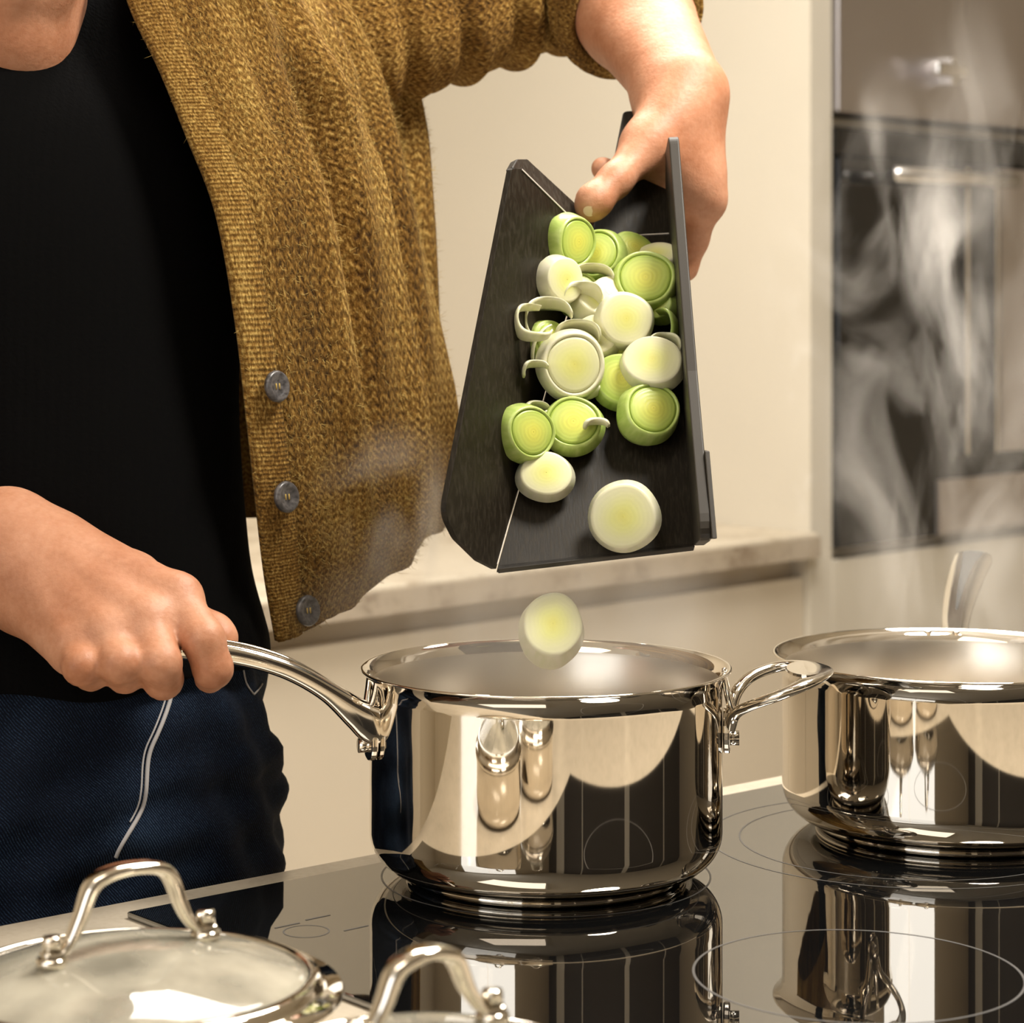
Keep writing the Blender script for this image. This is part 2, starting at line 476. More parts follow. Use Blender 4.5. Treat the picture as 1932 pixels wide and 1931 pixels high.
def leek(name, white):
    m = mat(name, (0.6, 0.7, 0.2), 0.35); t = NT(m)
    at = t.n('ShaderNodeAttribute', attribute_name='rad').outputs['Fac']
    sd = t.n('ShaderNodeAttribute', attribute_name='side').outputs['Fac']
    nz = t.noise(t.obj(), 90, 3)
    rr = t.math('ADD', at, t.math('MULTIPLY', t.math('SUBTRACT', nz, 0.5), 0.22))
    if white:
        face = [(0.0, (0.66, 0.63, 0.17)), (0.35, (0.66, 0.66, 0.25)), (0.68, (0.67, 0.66, 0.37)), (0.92, (0.66, 0.64, 0.42)), (1.0, (0.66, 0.63, 0.46))]
        side = [(0.3, (0.58, 0.58, 0.36)), (0.7, (0.68, 0.64, 0.50))]
    else:
        face = [(0.0, (0.64, 0.61, 0.105)), (0.3, (0.58, 0.60, 0.115)), (0.62, (0.46, 0.545, 0.12)), (0.85, (0.33, 0.44, 0.075)), (1.0, (0.44, 0.53, 0.16))]
        side = [(0.3, (0.27, 0.39, 0.06)), (0.7, (0.47, 0.56, 0.18))]
    cf = t.ramp(rr, face)
    ring = t.math('MULTIPLY', t.math('SINE', t.math('MULTIPLY', rr, 46.0)), t.math('MULTIPLY', t.noise(t.obj(), 60, 2), 1.6))
    ringm = t.math('MULTIPLY_ADD', ring, 0.045 if not white else 0.012, 0.955)
    mul = t.n('ShaderNodeMix', data_type='RGBA', blend_type='MULTIPLY'); mul.inputs['Factor'].default_value = 1.0
    cc = t.n('ShaderNodeCombineColor')
    for i in range(3): t.l(ringm, cc.inputs[i])
    t.l(cf, mul.inputs['A']); t.l(cc.outputs[0], mul.inputs['B'])
    st = t.noise(t.mapping(t.obj(), (220, 220, 12)), 1.0, 3)
    cs_ = t.ramp(st, side)
    mx = t.n('ShaderNodeMix', data_type='RGBA'); t.l(sd, mx.inputs['Factor']); t.l(mul.outputs['Result'], mx.inputs['A']); t.l(cs_, mx.inputs['B'])
    t.l(mx.outputs['Result'], t.b.inputs['Base Color'])
    t.b.inputs['Subsurface Weight'].default_value = 0.15; t.b.inputs['Subsurface Radius'].default_value = (0.004, 0.004, 0.0015); t.b.inputs['Subsurface Scale'].default_value = 1.0
    t.bump(t.math('ADD', t.math('MULTIPLY', ring, 0.06 if white else 0.3), st), 0.12, 0.0006)
    return m
M_lg = leek('leek_green', False); M_lw = leek('leek_white', True)

def thin_glass(name, fog):
    m = bpy.data.materials.new(name); m.use_nodes = True; nt = m.node_tree; nt.nodes.clear()
    out = nt.nodes.new('ShaderNodeOutputMaterial'); mix = nt.nodes.new('ShaderNodeMixShader'); tr = nt.nodes.new('ShaderNodeBsdfTransparent'); gl = nt.nodes.new('ShaderNodeBsdfGlossy'); fr = nt.nodes.new('ShaderNodeFresnel')
    tr.inputs[0].default_value = (0.93, 0.95, 0.92, 1); gl.inputs['Roughness'].default_value = 0.02; fr.inputs[0].default_value = 1.45
    body = tr
    if fog > 0:       # condensation on the inside of the lid
        t = NT(m); df = nt.nodes.new('ShaderNodeBsdfDiffuse'); df.inputs[0].default_value = (0.74, 0.68, 0.54, 1)
        mr = t.n('ShaderNodeMapRange'); t.l(t.noise(t.geo(), 26, 4), mr.inputs[0]); mr.inputs[1].default_value = .3; mr.inputs[2].default_value = .7; mr.inputs[3].default_value = fog * .55; mr.inputs[4].default_value = min(1, fog * 1.3)
        body = nt.nodes.new('ShaderNodeMixShader'); t.l(mr.outputs[0], body.inputs[0]); t.l(tr.outputs[0], body.inputs[1]); t.l(df.outputs[0], body.inputs[2])
    nt.links.new(fr.outputs[0], mix.inputs[0]); nt.links.new(body.outputs[0], mix.inputs[1]); nt.links.new(gl.outputs[0], mix.inputs[2]); nt.links.new(mix.outputs[0], out.inputs[0])
    return m
M_lidglass = thin_glass('lid_glass', .42)
M_glass = thin_glass('window_glass', 0)
M_ovenglass = mat('oven_black_glass', (0.006, 0.006, 0.006), 0.05, 0.0, IOR=1.5)
M_oven = mat('brushed_oven_steel', (0.56, 0.53, 0.535), 0.40, 1.0)
t = NT(M_oven); t.bump(t.noise(t.mapping(t.geo(), (4, 4, 700)), 1.0, 2), 0.1, 0.0004)
M_ovenbar = mat('oven_handle_steel', (0.72, 0.70, 0.68), 0.25, 1.0)
M_dark = mat('dark_gap', (0.012, 0.011, 0.010), 0.8)
def emis(name, col, s):
    m = bpy.data.materials.new(name); m.use_nodes = True; b = m.node_tree.nodes['Principled BSDF']
    b.inputs['Emission Color'].default_value = (*col, 1); b.inputs['Emission Strength'].default_value = s; b.inputs['Base Color'].default_value = (*col, 1)
    return m
M_lamp = emis('lamp_diffuser', (1.0, 0.87, 0.70), 3.0)

# ------------------------------------------------------------------ the room
U0, U1, W0, W1, HC = -4.8, 1.7, -4.2, 0.80, 2.5
def struct(name, V, F, m): return setp(mobj(name, V, F, m, smooth=False), kind='structure')
struct('floor', *boxf(RM, U0 - .1, U1 + .1, W0 - .1, W1 + .1, -0.1, 0.0), M_floor)
struct('ceiling', *boxf(RM, U0 - .1, U1 + .1, W0 - .1, W1 + .1, HC, HC + 0.1), M_ceil)
struct('wall_back', *boxf(RM, U0 - .1, U1 + .1, W1, W1 + .1, 0, HC), M_wall)
struct('wall_right', *boxf(RM, U1, U1 + .1, W0, W1, 0, HC), M_wall)
struct('wall_front', *boxf(RM, U0 - .1, U1 + .1, W0 - .1, W0, 0, HC), M_darkwall)  # unseen wall, coloured dark so the pans reflect darkness
for i_, (a_, b_) in enumerate(((-4.3, -3.9), (-3.1, -3.06), (-1.5, -1.32), (.3, .36))):
    struct('trim_%d' % (i_ + 1), *boxf(RM, a_, b_, W0, W0 + .03, 0, HC), M_ceil)  # pale strips added out of view to put streaks in pan reflections
wv0, wv1, wz0, wz1 = -2.5, -0.4, 1.0, 2.45
struct('wall_left', *join([boxf(RM, U0 - .1, U0, W0, wv0, 0, HC), boxf(RM, U0 - .1, U0, wv1, W1, 0, HC), boxf(RM, U0 - .1, U0, wv0, wv1, 0, wz0), boxf(RM, U0 - .1, U0, wv0, wv1, wz1, HC)]), M_wall)
win = struct('window_1', *join([boxf(RM, U0 - .07, U0 - .01, wv0, wv1, z, z + .05) for z in (wz0, wz1 - .05)] + [boxf(RM, U0 - .07, U0 - .01, q, q + .05, wz0, wz1) for q in (wv0, (wv0 + wv1) / 2 - .025, wv1 - .05)]), M_ceil)
for a, b in ((wv0 + .05, (wv0 + wv1) / 2 - .025), ((wv0 + wv1) / 2 + .025, wv1 - .05)):
    mobj('pane', *boxf(RM, U0 - .045, U0 - .04, a, b, wz0 + .05, wz1 - .05), M_glass, win, smooth=False)

def fill_panel(c, deg, sx, sy, label):  # housing made up for the added ceiling fill lights
    fr = frame((c[0], c[1]), deg)
    e = empty('fill_light_panel', (c[0], c[1], 2.45), label, 'ceiling light')
    mobj('diffuser', *boxf(fr, -sx / 2, sx / 2, -sy / 2, sy / 2, 2.455, 2.47), M_lamp, e, smooth=False)
    ps = [boxf(fr, -sx / 2 - .03, sx / 2 + .03, s * sy / 2 - (.03 if s < 0 else 0), s * sy / 2 + (.03 if s > 0 else 0), 2.45, 2.5) for s in (-1, 1)]
    ps += [boxf(fr, s * sx / 2 - (.03 if s < 0 else 0), s * sx / 2 + (.03 if s > 0 else 0), -sy / 2, sy / 2, 2.45, 2.5) for s in (-1, 1)]
    mobj('lamp_frame', *join(ps), M_ceil, e, smooth=False)
fill_panel((-0.55, 0.35), 0, 1.1, 0.7, 'warm rectangular fill light panel added above the island')
fill_panel(RM(-0.95, -0.58, 0)[:2], RA, 1.1, 0.5, 'warm rectangular fill light panel added to brighten the back cabinets')

e = empty('added_fill_lamp', (FILL_POS[0], FILL_POS[1], FILL_POS[2]), 'made-up cream pendant lamp added to light the hand and cardigan', 'lamp')  # unseen housing made up for the added fill lamp
mobj('lamp_shade', *lathe([(.19, FILL_POS[2] - .01), (.192, FILL_POS[2] - .008), (.185, FILL_POS[2] + .05), (.12, FILL_POS[2] + .13), (.03, FILL_POS[2] + .17), (.03, FILL_POS[2] + .175), (.118, FILL_POS[2] + .128), (.18, FILL_POS[2] + .05), (.188, FILL_POS[2] - .01)], FILL_POS[0], FILL_POS[1], 64), M_ceil, e)
mobj('cord', *lathe([(.004, FILL_POS[2] + .17), (.004, HC)], FILL_POS[0], FILL_POS[1], 10), M_dark, e)
# back base cabinets, each unit its own thing
units = [(-2.88, -2.28), (-2.28, -1.68), (-1.68, -1.08), (-1.08, -0.48), (-0.48, 0.0)]
names = ['tan base cabinet below the back worktop, farthest from the ovens', 'tan base cabinet below the back worktop, fourth unit away from the ovens', 'tan base cabinet below the back worktop, third unit away from the ovens', 'tan base cabinet below the back worktop, second unit away from the ovens', 'narrow tan base cabinet below the back worktop, touching the tall oven unit']
for (a, b), lb in zip(units, names):
    e = empty('base_cabinet', RM((a + b) / 2, .4, 0), lb, 'cabinet', 'base cabinets below the back worktop')
    mobj('body', *boxf(RM, a + .001, b - .001, .03, .79, 0.10, 0.865), M_tan, e, smooth=False)
    mobj('plinth', *boxf(RM, a + .001, b - .001, .08, .79, 0.0, 0.10), M_dark, e, smooth=False)
    d = mobj('door', *boxf(RM, a + .002, b - .002, .006, .03, 0.11, 0.835), M_tan, e, smooth=False); bevel(d, .0015)
bt = mobj('back_worktop', *boxf(RM, -2.9, -0.001, -.022, .798, 0.865, 0.90), M_backtop, smooth=False); bevel(bt, .004)
setp(bt, 'speckled stone worktop running along the back wall to the tall oven unit', 'worktop')

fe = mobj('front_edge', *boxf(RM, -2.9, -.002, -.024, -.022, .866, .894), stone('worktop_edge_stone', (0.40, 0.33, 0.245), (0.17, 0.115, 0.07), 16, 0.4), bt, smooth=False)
# tall oven unit
e = empty('tall_cabinet', RM(.35, .4, 0), 'tall cream oven housing cabinet at the end of the back worktop', 'cabinet')
TW = 0.70
mobj('side_panel', *boxf(RM, 0, .05, -.004, .797, 0.0, 2.30), M_cream, e, smooth=False)
mobj('side_panel', *boxf(RM, TW, TW + .05, -.004, .797, 0.0, 2.30), M_cream, e, smooth=False)
mobj('back_panel', *boxf(RM, .05, TW, .77, .797, 0.0, 2.30), M_cream, e, smooth=False)
mobj('top_panel', *boxf(RM, .05, TW, 0, .77, 2.25, 2.30), M_cream, e, smooth=False)
mobj('shelf', *boxf(RM, .05, TW, .02, .77, 1.475, 1.487), M_cream, e, smooth=False)
mobj('shelf', *boxf(RM, .05, TW, .02, .77, 0.845, 0.868), M_cream, e, smooth=False)
d = mobj('drawer_front', *boxf(RM, .052, TW - .002, -.004, .02, 0.47, 0.855), M_cream, e, smooth=False); bevel(d, .002)
d = mobj('drawer_front', *boxf(RM, .052, TW - .002, -.004, .02, 0.10, 0.463), M_cream, e, smooth=False); bevel(d, .002)
mobj('door', *boxf(RM, .052, TW - .002, -.004, .02, 1.96, 2.245), M_cream, e, smooth=False)

def rod(a, b, r, n=16):
    return sweep([a, (np.asarray(a) + b) / 2, b], [2 * r] * 3, [2 * r] * 3, up=(0.13, 0.2, 0.97) if abs((np.asarray(b) - a)[2]) < 0.8 * np.linalg.norm(np.asarray(b) - a) else (1, 0, 0), nsec=n, n=3)
# upper oven (compact), brushed steel with a stubby handle
e = empty('compact_oven', RM(.35, .2, 1.487), 'brushed steel compact oven built in above the black oven', 'oven')
mobj('casing', *boxf(RM, .056, TW - .006, .022, .5, 1.489, 1.955), M_dark, e, smooth=False)
d = mobj('door', *boxf(RM, .056, TW - .006, -.012, .02, 1.492, 1.955), M_oven, e, smooth=False); bevel(d, .003)
hd = mobj('handle', *boxf(RM, .25, .33, -.05, -.034, 1.555, 1.575), M_ovenbar, d, smooth=False); bevel(hd, .004)
mobj('handle_post', *boxf(RM, .305, .325, -.036, -.012, 1.545, 1.585), M_ovenbar, d, smooth=False)
# lower oven
e = empty('built_in_oven', RM(.35, .2, .868), 'black glass built-in oven with bar handle, window reflection built as steel strips', 'oven')
mobj('casing', *boxf(RM, .056, TW - .006, .022, .5, .87, 1.472), M_dark, e, smooth=False)
mobj('control_panel', *boxf(RM, .052, TW - .002, -.010, .02, 1.432, 1.470), M_ovenglass, e, smooth=False)
d = mobj('door', *boxf(RM, .056, TW - .006, -.012, .02, .872, 1.428), M_ovenglass, e, smooth=False); bevel(d, .002)
mobj('reflection_panel', *boxf(RM, .47, TW - .008, -.016, -.012, .99, 1.426), M_oven, d, smooth=False)  # steel stands in for the window's reflection in the door glass
mobj('reflection_panel', *boxf(RM, .30, TW - .008, -.016, -.012, .874, .955), M_oven, d, smooth=False)
for u in (.37, .452):
    mobj('trim_strip', *boxf(RM, u, u + .010, -.018, -.012, .99, 1.424), M_ovenbar, d, smooth=False)  # pale lines of the reflected window, built as strips
hb = mobj('bar_handle', *rod(RM(.13, -.055, 1.405), RM(.45, -.055, 1.405), .011), M_ovenbar, d)
for u in (.16, .42): mobj('handle_post', *rod(RM(u, -.055, 1.405), RM(u, -.012, 1.405), .007), M_ovenbar, hb)

# unseen low block behind the viewer, added so the pans reflect beige
e = empty('reflected_block', RM(-1.5, W0 + .25, 0), 'long low cream block added to reflect beige in the saucepan', 'reflected_block')
mobj('body', *boxf(RM, -4.6, 1.5, W0 + .002, W0 + .45, 0, .90), M_tan, e, smooth=False)
for i in range(8):
    mobj('door', *boxf(RM, -4.6 + i * .7625 + .004, -4.6 + (i + 1) * .7625 - .004, W0 + .45, W0 + .47, .08, .88), M_tan, e, smooth=False)
# ------------------------------------------------------------------ island and hob
e = empty('kitchen_island', IS(.2, -.45, 0), 'tan kitchen island cabinet block carrying the cooking hob', 'island')
mobj('body', *boxf(IS, -1.15, 1.55, -.90, -.05, .10, .856), M_tan, e, smooth=False)
mobj('plinth', *boxf(IS, -1.10, 1.50, -.84, -.11, 0, .10), M_dark, e, smooth=False)
for i in range(4):
    d = mobj('door', *boxf(IS, -1.148 + i * .675, -1.148 + (i + 1) * .675 - .004, -.05, -.028, .11, .85), M_tan, e, smooth=False)
    d = mobj('door', *boxf(IS, -1.148 + i * .675, -1.148 + (i + 1) * .675 - .004, -.922, -.90, .11, .85), M_tan, e, smooth=False)
wt = mobj('island_worktop', *boxf(IS, -1.2, 1.6, -.95, 0, .856, .896), M_top, smooth=False); bevel(wt, .003)
setp(wt, 'beige stone worktop of the island under the black hob', 'worktop')
HU, HV = .058, -.034
hob = mobj('induction_hob', *boxf(IS, HU, HU + .80, HV - .52, HV, .8962, .900), M_hob, smooth=False); bevel(hob, .0012)
setp(hob, 'black glass induction hob set into the beige island worktop', 'hob')
def ring(c, r, wdt, name='zone_ring'):
    V, F = lathe([(r - wdt / 2, .90012), (r + wdt / 2, .90012)], c[0], c[1], 120)
    return mobj(name, V, F, M_print, hob)
def onhob(px, py): return P(px, py, FPX * (CZ - .9) / (py - HY))
ring(onhob(1618, 1838), .081, .0013); 
zc = onhob(1712, 1584); ring(zc, .103, .0011); ring(zc, .122, .0011)
ring(onhob(1030, 1650), .095, .0011); ring(onhob(578, 1758), .012, .0008, 'control_mark')
for px, py in ((542, 1747), (600, 1732), (672, 1752)):
    c = onhob(px, py); V, F = boxf(frame(c[:2], IA), -.008, .008, -.0006, .0006, .9001, .9002); mobj('control_mark', V, F, M_print, hob, smooth=False)

# ------------------------------------------------------------------ saucepans
def pot(name, c, rb, h, rim, label):
    z0 = .900
    e = empty(name, (c[0], c[1], z0), label, 'saucepan')
    cr = .022; bz = z0 + .0045
    out = [(rb - cr - .001, bz)] + arc(rb - cr, bz + cr, cr, -90, 0, 12) + [(rb, bz + cr + .0006), (rb, bz + cr + .0015), (rb, bz + .05), (rb, z0 + h * .7), (rb, z0 + h - .0135), (rb, z0 + h - .0125), (rb + .00005, z0 + h - .012), (rb + .0008, z0 + h - .007), (rb + .0025, z0 + h - .0035), (rim - .0008, z0 + h - .0012), (rim, z0 + h - .0003), (rim - .0006, z0 + h + .0004), (rim - .002, z0 + h + .0002), (rb - .0002, z0 + h - .004), (rb - .0022, z0 + h - .009)]
    mobj('body', *lathe(out, c[0], c[1], 160), M_steel, e)
    ri = rb - .0024
    inn = [(0.0005, bz + .004), (ri - .018, bz + .004)] + arc(ri - .018, bz + .004 + .018, .018, -90, 0, 8) + [(ri, z0 + h * .6), (ri, z0 + h - .009), (ri + .0022, z0 + h - .0045)]
    mobj('inner_wall', *lathe(inn[::-1], c[0], c[1], 160), M_inner, e)
    bs = [(0.0005, z0 + .0002), (rb - cr - .002, z0 + .0002), (rb - cr + .001, z0 + .0015), (rb - cr + .001, z0 + .0048), (0.0005, z0 + .0048)]
    mobj('base_plate', *lathe(bs, c[0], c[1], 120), M_steel, e)
    return e
p1c = (P(1030, 1258, 1.382)[0], 1.382)
R1, H1 = .102, .1205
pot1 = pot('saucepan', p1c, R1, H1, .1075, 'polished steel saucepan whose long handle the hand is holding')

def polar(c, ang, r, z):
    a = math.radians(ang); return np.array([c[0] + r * math.cos(a), c[1] + r * math.sin(a), z])
# long handle: leaves to the left and slightly towards the camera, rises and is held in the hand
la = 197.0
zr = .9 + H1
hp = [P(722, 1374, 1.349), P(700, 1366, 1.347), P(672, 1346, 1.345), P(620, 1306, 1.342), P(560, 1271, 1.338), P(500, 1248, 1.334), P(430, 1232, 1.330), (P(340, 1222, 1.324)), P(260, 1219, 1.318), P(196, 1219, 1.314)]
lh = mobj('long_handle', *sweep(hp, [.012, .014, .016, .018, .019, .020, .0205, .021, .021, .016], [.021, .0215, .0175, .0125, .0115, .0115, .0120, .0125, .0125, .009], nsec=28, exp=3.0, n=90), M_chrome, pot1)
lh['label'] = 'long curved steel handle held in the hand'
# groove strip along the handle top
gp = catmull(hp, 60)[14:44] + np.array([0, -.002, .0066])
mobj('handle_ridge', *sweep(gp[::4], [.004] * 8, [.0018] * 8, nsec=10, n=40), M_chrome, lh)
# bracket on the pot wall: two curved prongs from the rim, rounded boss plate and rivet
def bracket(parent, c, R, ang, zt, zb):
    ps = []
    for s in (-1, 1):
        pts = [polar(c, ang + s * 5.0, R + .0012, zt - .001), polar(c, ang + s * 4.4, R + .0022, zt - .010), polar(c, ang + s * 2.6, R + .004, zt - .019), polar(c, ang + s * 1.0, R + .006, zt - .026)]
        ps.append(sweep(pts, [.005, .005, .0055, .006], [.003, .0035, .004, .005], up=(math.cos(math.radians(ang)), math.sin(math.radians(ang)), 0), nsec=14, n=24))
    mobj('bracket_arm', *join(ps), M_chrome, parent)
    # shield plate
    V = []; n = 28
    mid = (zt - .022 + zb) / 2; hh = (zt - .022 - zb) / 2
    for off in (.0005, .0045):
        for k in range(n):
            t_ = 2 * math.pi * k / n
            cx_ = math.copysign(abs(math.cos(t_)) ** .8, math.cos(t_)); sx_ = math.copysign(abs(math.sin(t_)) ** .8, math.sin(t_))
            V.append(polar(c, ang + math.degrees(.0105 / R) * cx_, R + off, mid + hh * sx_))
    F = [tuple(range(n - 1, -1, -1)), tuple(range(n, 2 * n))] + [(k, (k + 1) % n, n + (k + 1) % n, n + k) for k in range(n)]
    b = mobj('bracket_plate', np.array(V), F, M_chrome, parent, smooth=False); bevel(b, .001)
    mobj('rivet', *rod(polar(c, ang, R + .003, mid - hh * .35), polar(c, ang, R + .0095, mid - hh * .35), .0042), M_chrome, parent)
bracket(lh, p1c, R1, la, zr, .9 + .072)

# helper handle on the right, a flat loop with a wide thumb rest
ra_ = -5.0
hh_ = empty  # placeholder name never used as object
ctr = polar(p1c, ra_, R1, 0)
dirr = np.array([math.cos(math.radians(ra_)), math.sin(math.radians(ra_)), 0]); tan = np.array([-dirr[1], dirr[0], 0])
def hpnt(o, s, z): return ctr + dirr * o + tan * s + np.array([0, 0, z])
zt = .9 + H1
loop = [hpnt(.004, -.007, zt - .034), hpnt(.007, -.013, zt - .024), hpnt(.016, -.026, zt - .0165), hpnt(.032, -.0345, zt - .009), hpnt(.047, -.028, zt - .003), hpnt(.0545, 0, zt - .0008), hpnt(.047, .028, zt - .002), hpnt(.032, .0345, zt - .004), hpnt(.016, .026, zt - .009), hpnt(.007, .013, zt - .018), hpnt(.004, .007, zt - .034)]
sh = mobj('helper_handle', *sweep(loop, [.006, .007, .0072, .0085, .012, .018, .012, .0085, .0072, .007, .006], [.006, .006, .006, .006, .0055, .005, .0055, .006, .006, .006, .006], nsec=18, exp=2.6, n=100), M_chrome, pot1)
sh['label'] = 'short looped steel helper handle opposite the long one'
tp = [hpnt(.047 + .0105 * math.cos(a), .025 * math.sin(a), zt + .0010) for a in np.linspace(0, 2 * math.pi, 25)[:-1]]
V, F = plate(tp, (0, 0, 1), .0016); mobj('thumb_rest', V, F, M_chrome, sh, smooth=False)
bracket(sh, p1c, R1, ra_, zr, .9 + .072)

# second saucepan
Y2 = 1.504
p2c = (P(1802, 1234, Y2)[0], Y2)
R2, H2 = .1085, .109
pot2 = pot('saucepan', p2c, R2, H2, .1145, 'polished steel saucepan with its hollow handle pointing away towards the ovens')
a2 = 84.0
zr2 = .9 + H2
hp2 = [P(1800, 1212, 1.612), P(1801, 1196, 1.63), P(1804, 1165, 1.68), P(1812, 1125, 1.74), P(1824, 1085, 1.80), P(1836, 1056, 1.845)]
lh2 = mobj('long_handle', *sweep(hp2, [.017, .017, .020, .023, .0265, .029], [.011, .011, .012, .013, .014, .013], up=(0, 0, 1), nsec=24, exp=3.2, n=70), M_chrome, pot2)
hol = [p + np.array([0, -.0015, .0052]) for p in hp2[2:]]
V, F = sweep(hol, [.002, .006, .012, .017], [.002, .003, .004, .004], nsec=16, exp=2.4, n=40); mobj('handle_hollow_shade', V, F, M_dark, lh2)  # dark bar laid on top, standing in for shade inside the hollow
bracket(lh2, p2c, R2, a2, zr2, .9 + .065)

# ------------------------------------------------------------------ glass lids
def lid(name, c, r, zb, dome, hax, hfeet, hh, label, rim_h=.010, wide=.013):
    e = empty(name, (c[0], c[1], zb), label, 'lid')
    prof = [(r - .004, zb), (r - .0005, zb + .0008), (r, zb + .003), (r - .001, zb + .0048), (r - wide * .45, zb + .0056), (r - wide * .6, zb + .0075), (r - wide * .65, zb + rim_h), (r - wide * .9, zb + rim_h + .0012), (r - wide, zb + rim_h), (r - wide + .001, zb + rim_h - .002), (r - wide * .55, zb + .004), (r - .004, zb)]
    mobj('steel_rim', *lathe(prof, c[0], c[1], 120), M_steel, e)
    rg = r - wide + .0012
    gp_ = [(rg * x + .0003, zb + rim_h - .001 + (dome - rim_h) * math.cos(x * math.pi / 2) ** 0.9) for x in np.linspace(0, 1, 14)]
    g2 = [(q, z - .003) for q, z in gp_[::-1]]
    bm_fix(mobj('glass_dome', *lathe(gp_ + g2, c[0], c[1], 96), M_lidglass, e))
    ax = np.array([math.cos(math.radians(hax)), math.sin(math.radians(hax)), 0])
    x_ = hfeet / r; zf = zb + rim_h + (dome - rim_h) * math.cos(min(1, hfeet / rg) * math.pi / 2) ** .9
    base = np.array([c[0], c[1], 0])
    def q(s, z): return base + ax * s + np.array([0, 0, z])
    f = hfeet
    path = [q(-f - .007, zf + .0035), q(-f + .001, zf + .0035), q(-f + .006, zf + .009), q(-f + .010, zf + hh * .5), q(-f + .015, zf + hh * .85), q(-f + .022, zf + hh * .98), q(0, zf + hh * 1.02), q(f - .022, zf + hh * .98), q(f - .015, zf + hh * .85), q(f - .010, zf + hh * .5), q(f - .006, zf + .009), q(f - .001, zf + .0035), q(f + .007, zf + .0035)]
    n_ = len(path)
    side = np.cross(ax, (0, 0, 1))
    h = mobj('handle', *sweep(path, [.0075, .0075, .0075, .0085, .010, .012, .013, .012, .010, .0085, .0075, .0075, .0075], [.003, .0035, .005, .006, .0065, .006, .0055, .006, .0065, .006, .005, .0035, .003], up=[np.cross(side, t_) * -1 for t_ in np.gradient(np.array(path), axis=0)], nsec=18, exp=2.6, n=110), M_chrome, e)
    for s in (-1, 1):
        b = q(s * (f + .003), 0)
        mobj('bolt', *lathe([(.0003, zf + .011), (.0038, zf + .011), (.0042, zf + .010), (.0042, zf + .005), (.0003, zf + .005)], b[0], b[1], 16), M_chrome, h)
        mobj('washer', *lathe([(.0003, zf + .002), (.0065, zf + .002), (.0068, zf - .001), (.0003, zf - .001)], b[0], b[1], 20), M_chrome, h)
    return e
pz = .8962
def shallow_pan(c, R, h, label):
    shp = empty('shallow_pan', (c[0], c[1], pz), label, 'pan')
    pr = [(.0005, pz), (R - .012, pz)] + arc(R - .012, pz + .012, .012, -90, 0, 6) + [(R, pz + h - .0005), (R + .002, pz + h), (R - .001, pz + h - .0003), (R - .002, pz + h - .006)] + arc(R - .013, pz + .013, .011, 0, -90, 6) + [(.0005, pz + .002)]
    mobj('body', *lathe(pr, c[0], c[1], 96), M_steel, shp)
l1c = P(246, 1881, 1.0236)
shallow_pan(l1c, .087, .0365, 'shallow steel pan under the larger glass lid by the hob corner')
lid('glass_lid', l1c[:2], .0915, pz + .0367, .026, 36, .0335, .034, 'larger glass lid resting on a shallow pan by the hob corner', wide=.016)
l2c = P(802, 1900, .90)
shallow_pan(l2c, .078, .0365, 'shallow steel pan under the smaller glass lid')
lid('glass_lid', l2c[:2], .0815, pz + .0367, .028, 38, .029, .030, 'smaller glass lid resting on the shallow steel pan', wide=.012)

# ------------------------------------------------------------------ folding chopping board
def plane3(a, b, c):
    n = np.cross(b - a, c - a); n /= np.linalg.norm(n)
    if n[1] > 0: n = -n
    return a, n
def hit(px, py, pl):
    d = P(px, py, 1.0) - np.array([0, 0, CZ]); o = np.array([0, 0, CZ])
    t_ = ((pl[0] - o) @ pl[1]) / (d @ pl[1]); return o + d * t_
B0, B1, T1 = P(937, 1071, 1.350), P(1306, 1027, 1.372), P(1271, 440, 1.515)
PB = plane3(B0, B1, T1)
T0 = hit(1113, 447, PB)
LO = P(842, 962, 1.300)
PL = plane3(B0, T0, LO)
RO = P(1322, 1018, 1.302)
PR = plane3(B1, T1, RO)
TH = .0035
broot = empty('folding_chopping_board', B0 * .5 + B1 * .5, 'dark folding chopping board tipped over the saucepan, sides folded up', 'chopping board')
def bplate(name, poly, pl, rad, m=M_board, th=TH, parent=broot, bev=.0012):
    V, F = plate(fillet(poly, rad), pl[1], th)
    if ((np.cross(V[1] - V[0], V[2] - V[1])) @ pl[1]) < 0: pass
    o = mobj(name, V, F, m, parent, smooth=False)
    bm_fix(o); bevel(o, bev, 2, .7); return o
base_ = bplate('base_panel', [hit(937.5, 1075, PB), hit(1310, 1031, PB), hit(1272, 443, PB), hit(1112.5, 450, PB)], PB, [.0005, .003, .001, .0005])
lip = bplate('pouring_lip', [hit(941, 1075, PB), hit(1311, 1032, PB), hit(1310, 1024, PB), hit(942, 1066, PB)], (PB[0], PB[1]), .0005, M_boardedge, .0045)
left_ = bplate('side_panel', [hit(936.5, 1074, PL), hit(905, 1058, PL), hit(862, 1016, PL), hit(838, 968, PL), hit(966, 318, PL), hit(984, 318, PL), hit(1110, 447, PL)], PL, [.0005, .012, .02, .014, .003, .002, .0005])
PRn = (PR[0], PR[1])
def at(px, py, Y): return P(px, py, Y)
# right panel, seen almost edge-on
tr_out = at(1261, 256, 1.470); tr_in = at(1268, 300, 1.545)
rp = [at(1309, 1030, 1.3715), at(1322, 1020, 1.300), at(1300, 700, 1.375), tr_out, tr_in, at(1273, 440, 1.515)]
nR = np.cross(rp[1] - rp[0], rp[3] - rp[0]); nR /= np.linalg.norm(nR)
rp = [p - nR * ((p - rp[0]) @ nR) for p in rp]
if nR[0] > 0: nR = -nR
V, F = plate(fillet(rp, [.001, .010, 0, .010, .004, .001]), nR, .0064)
o = mobj('side_panel', V, F, M_boardedge, broot, smooth=False); bm_fix(o); bevel(o, .0016, 3, .7)
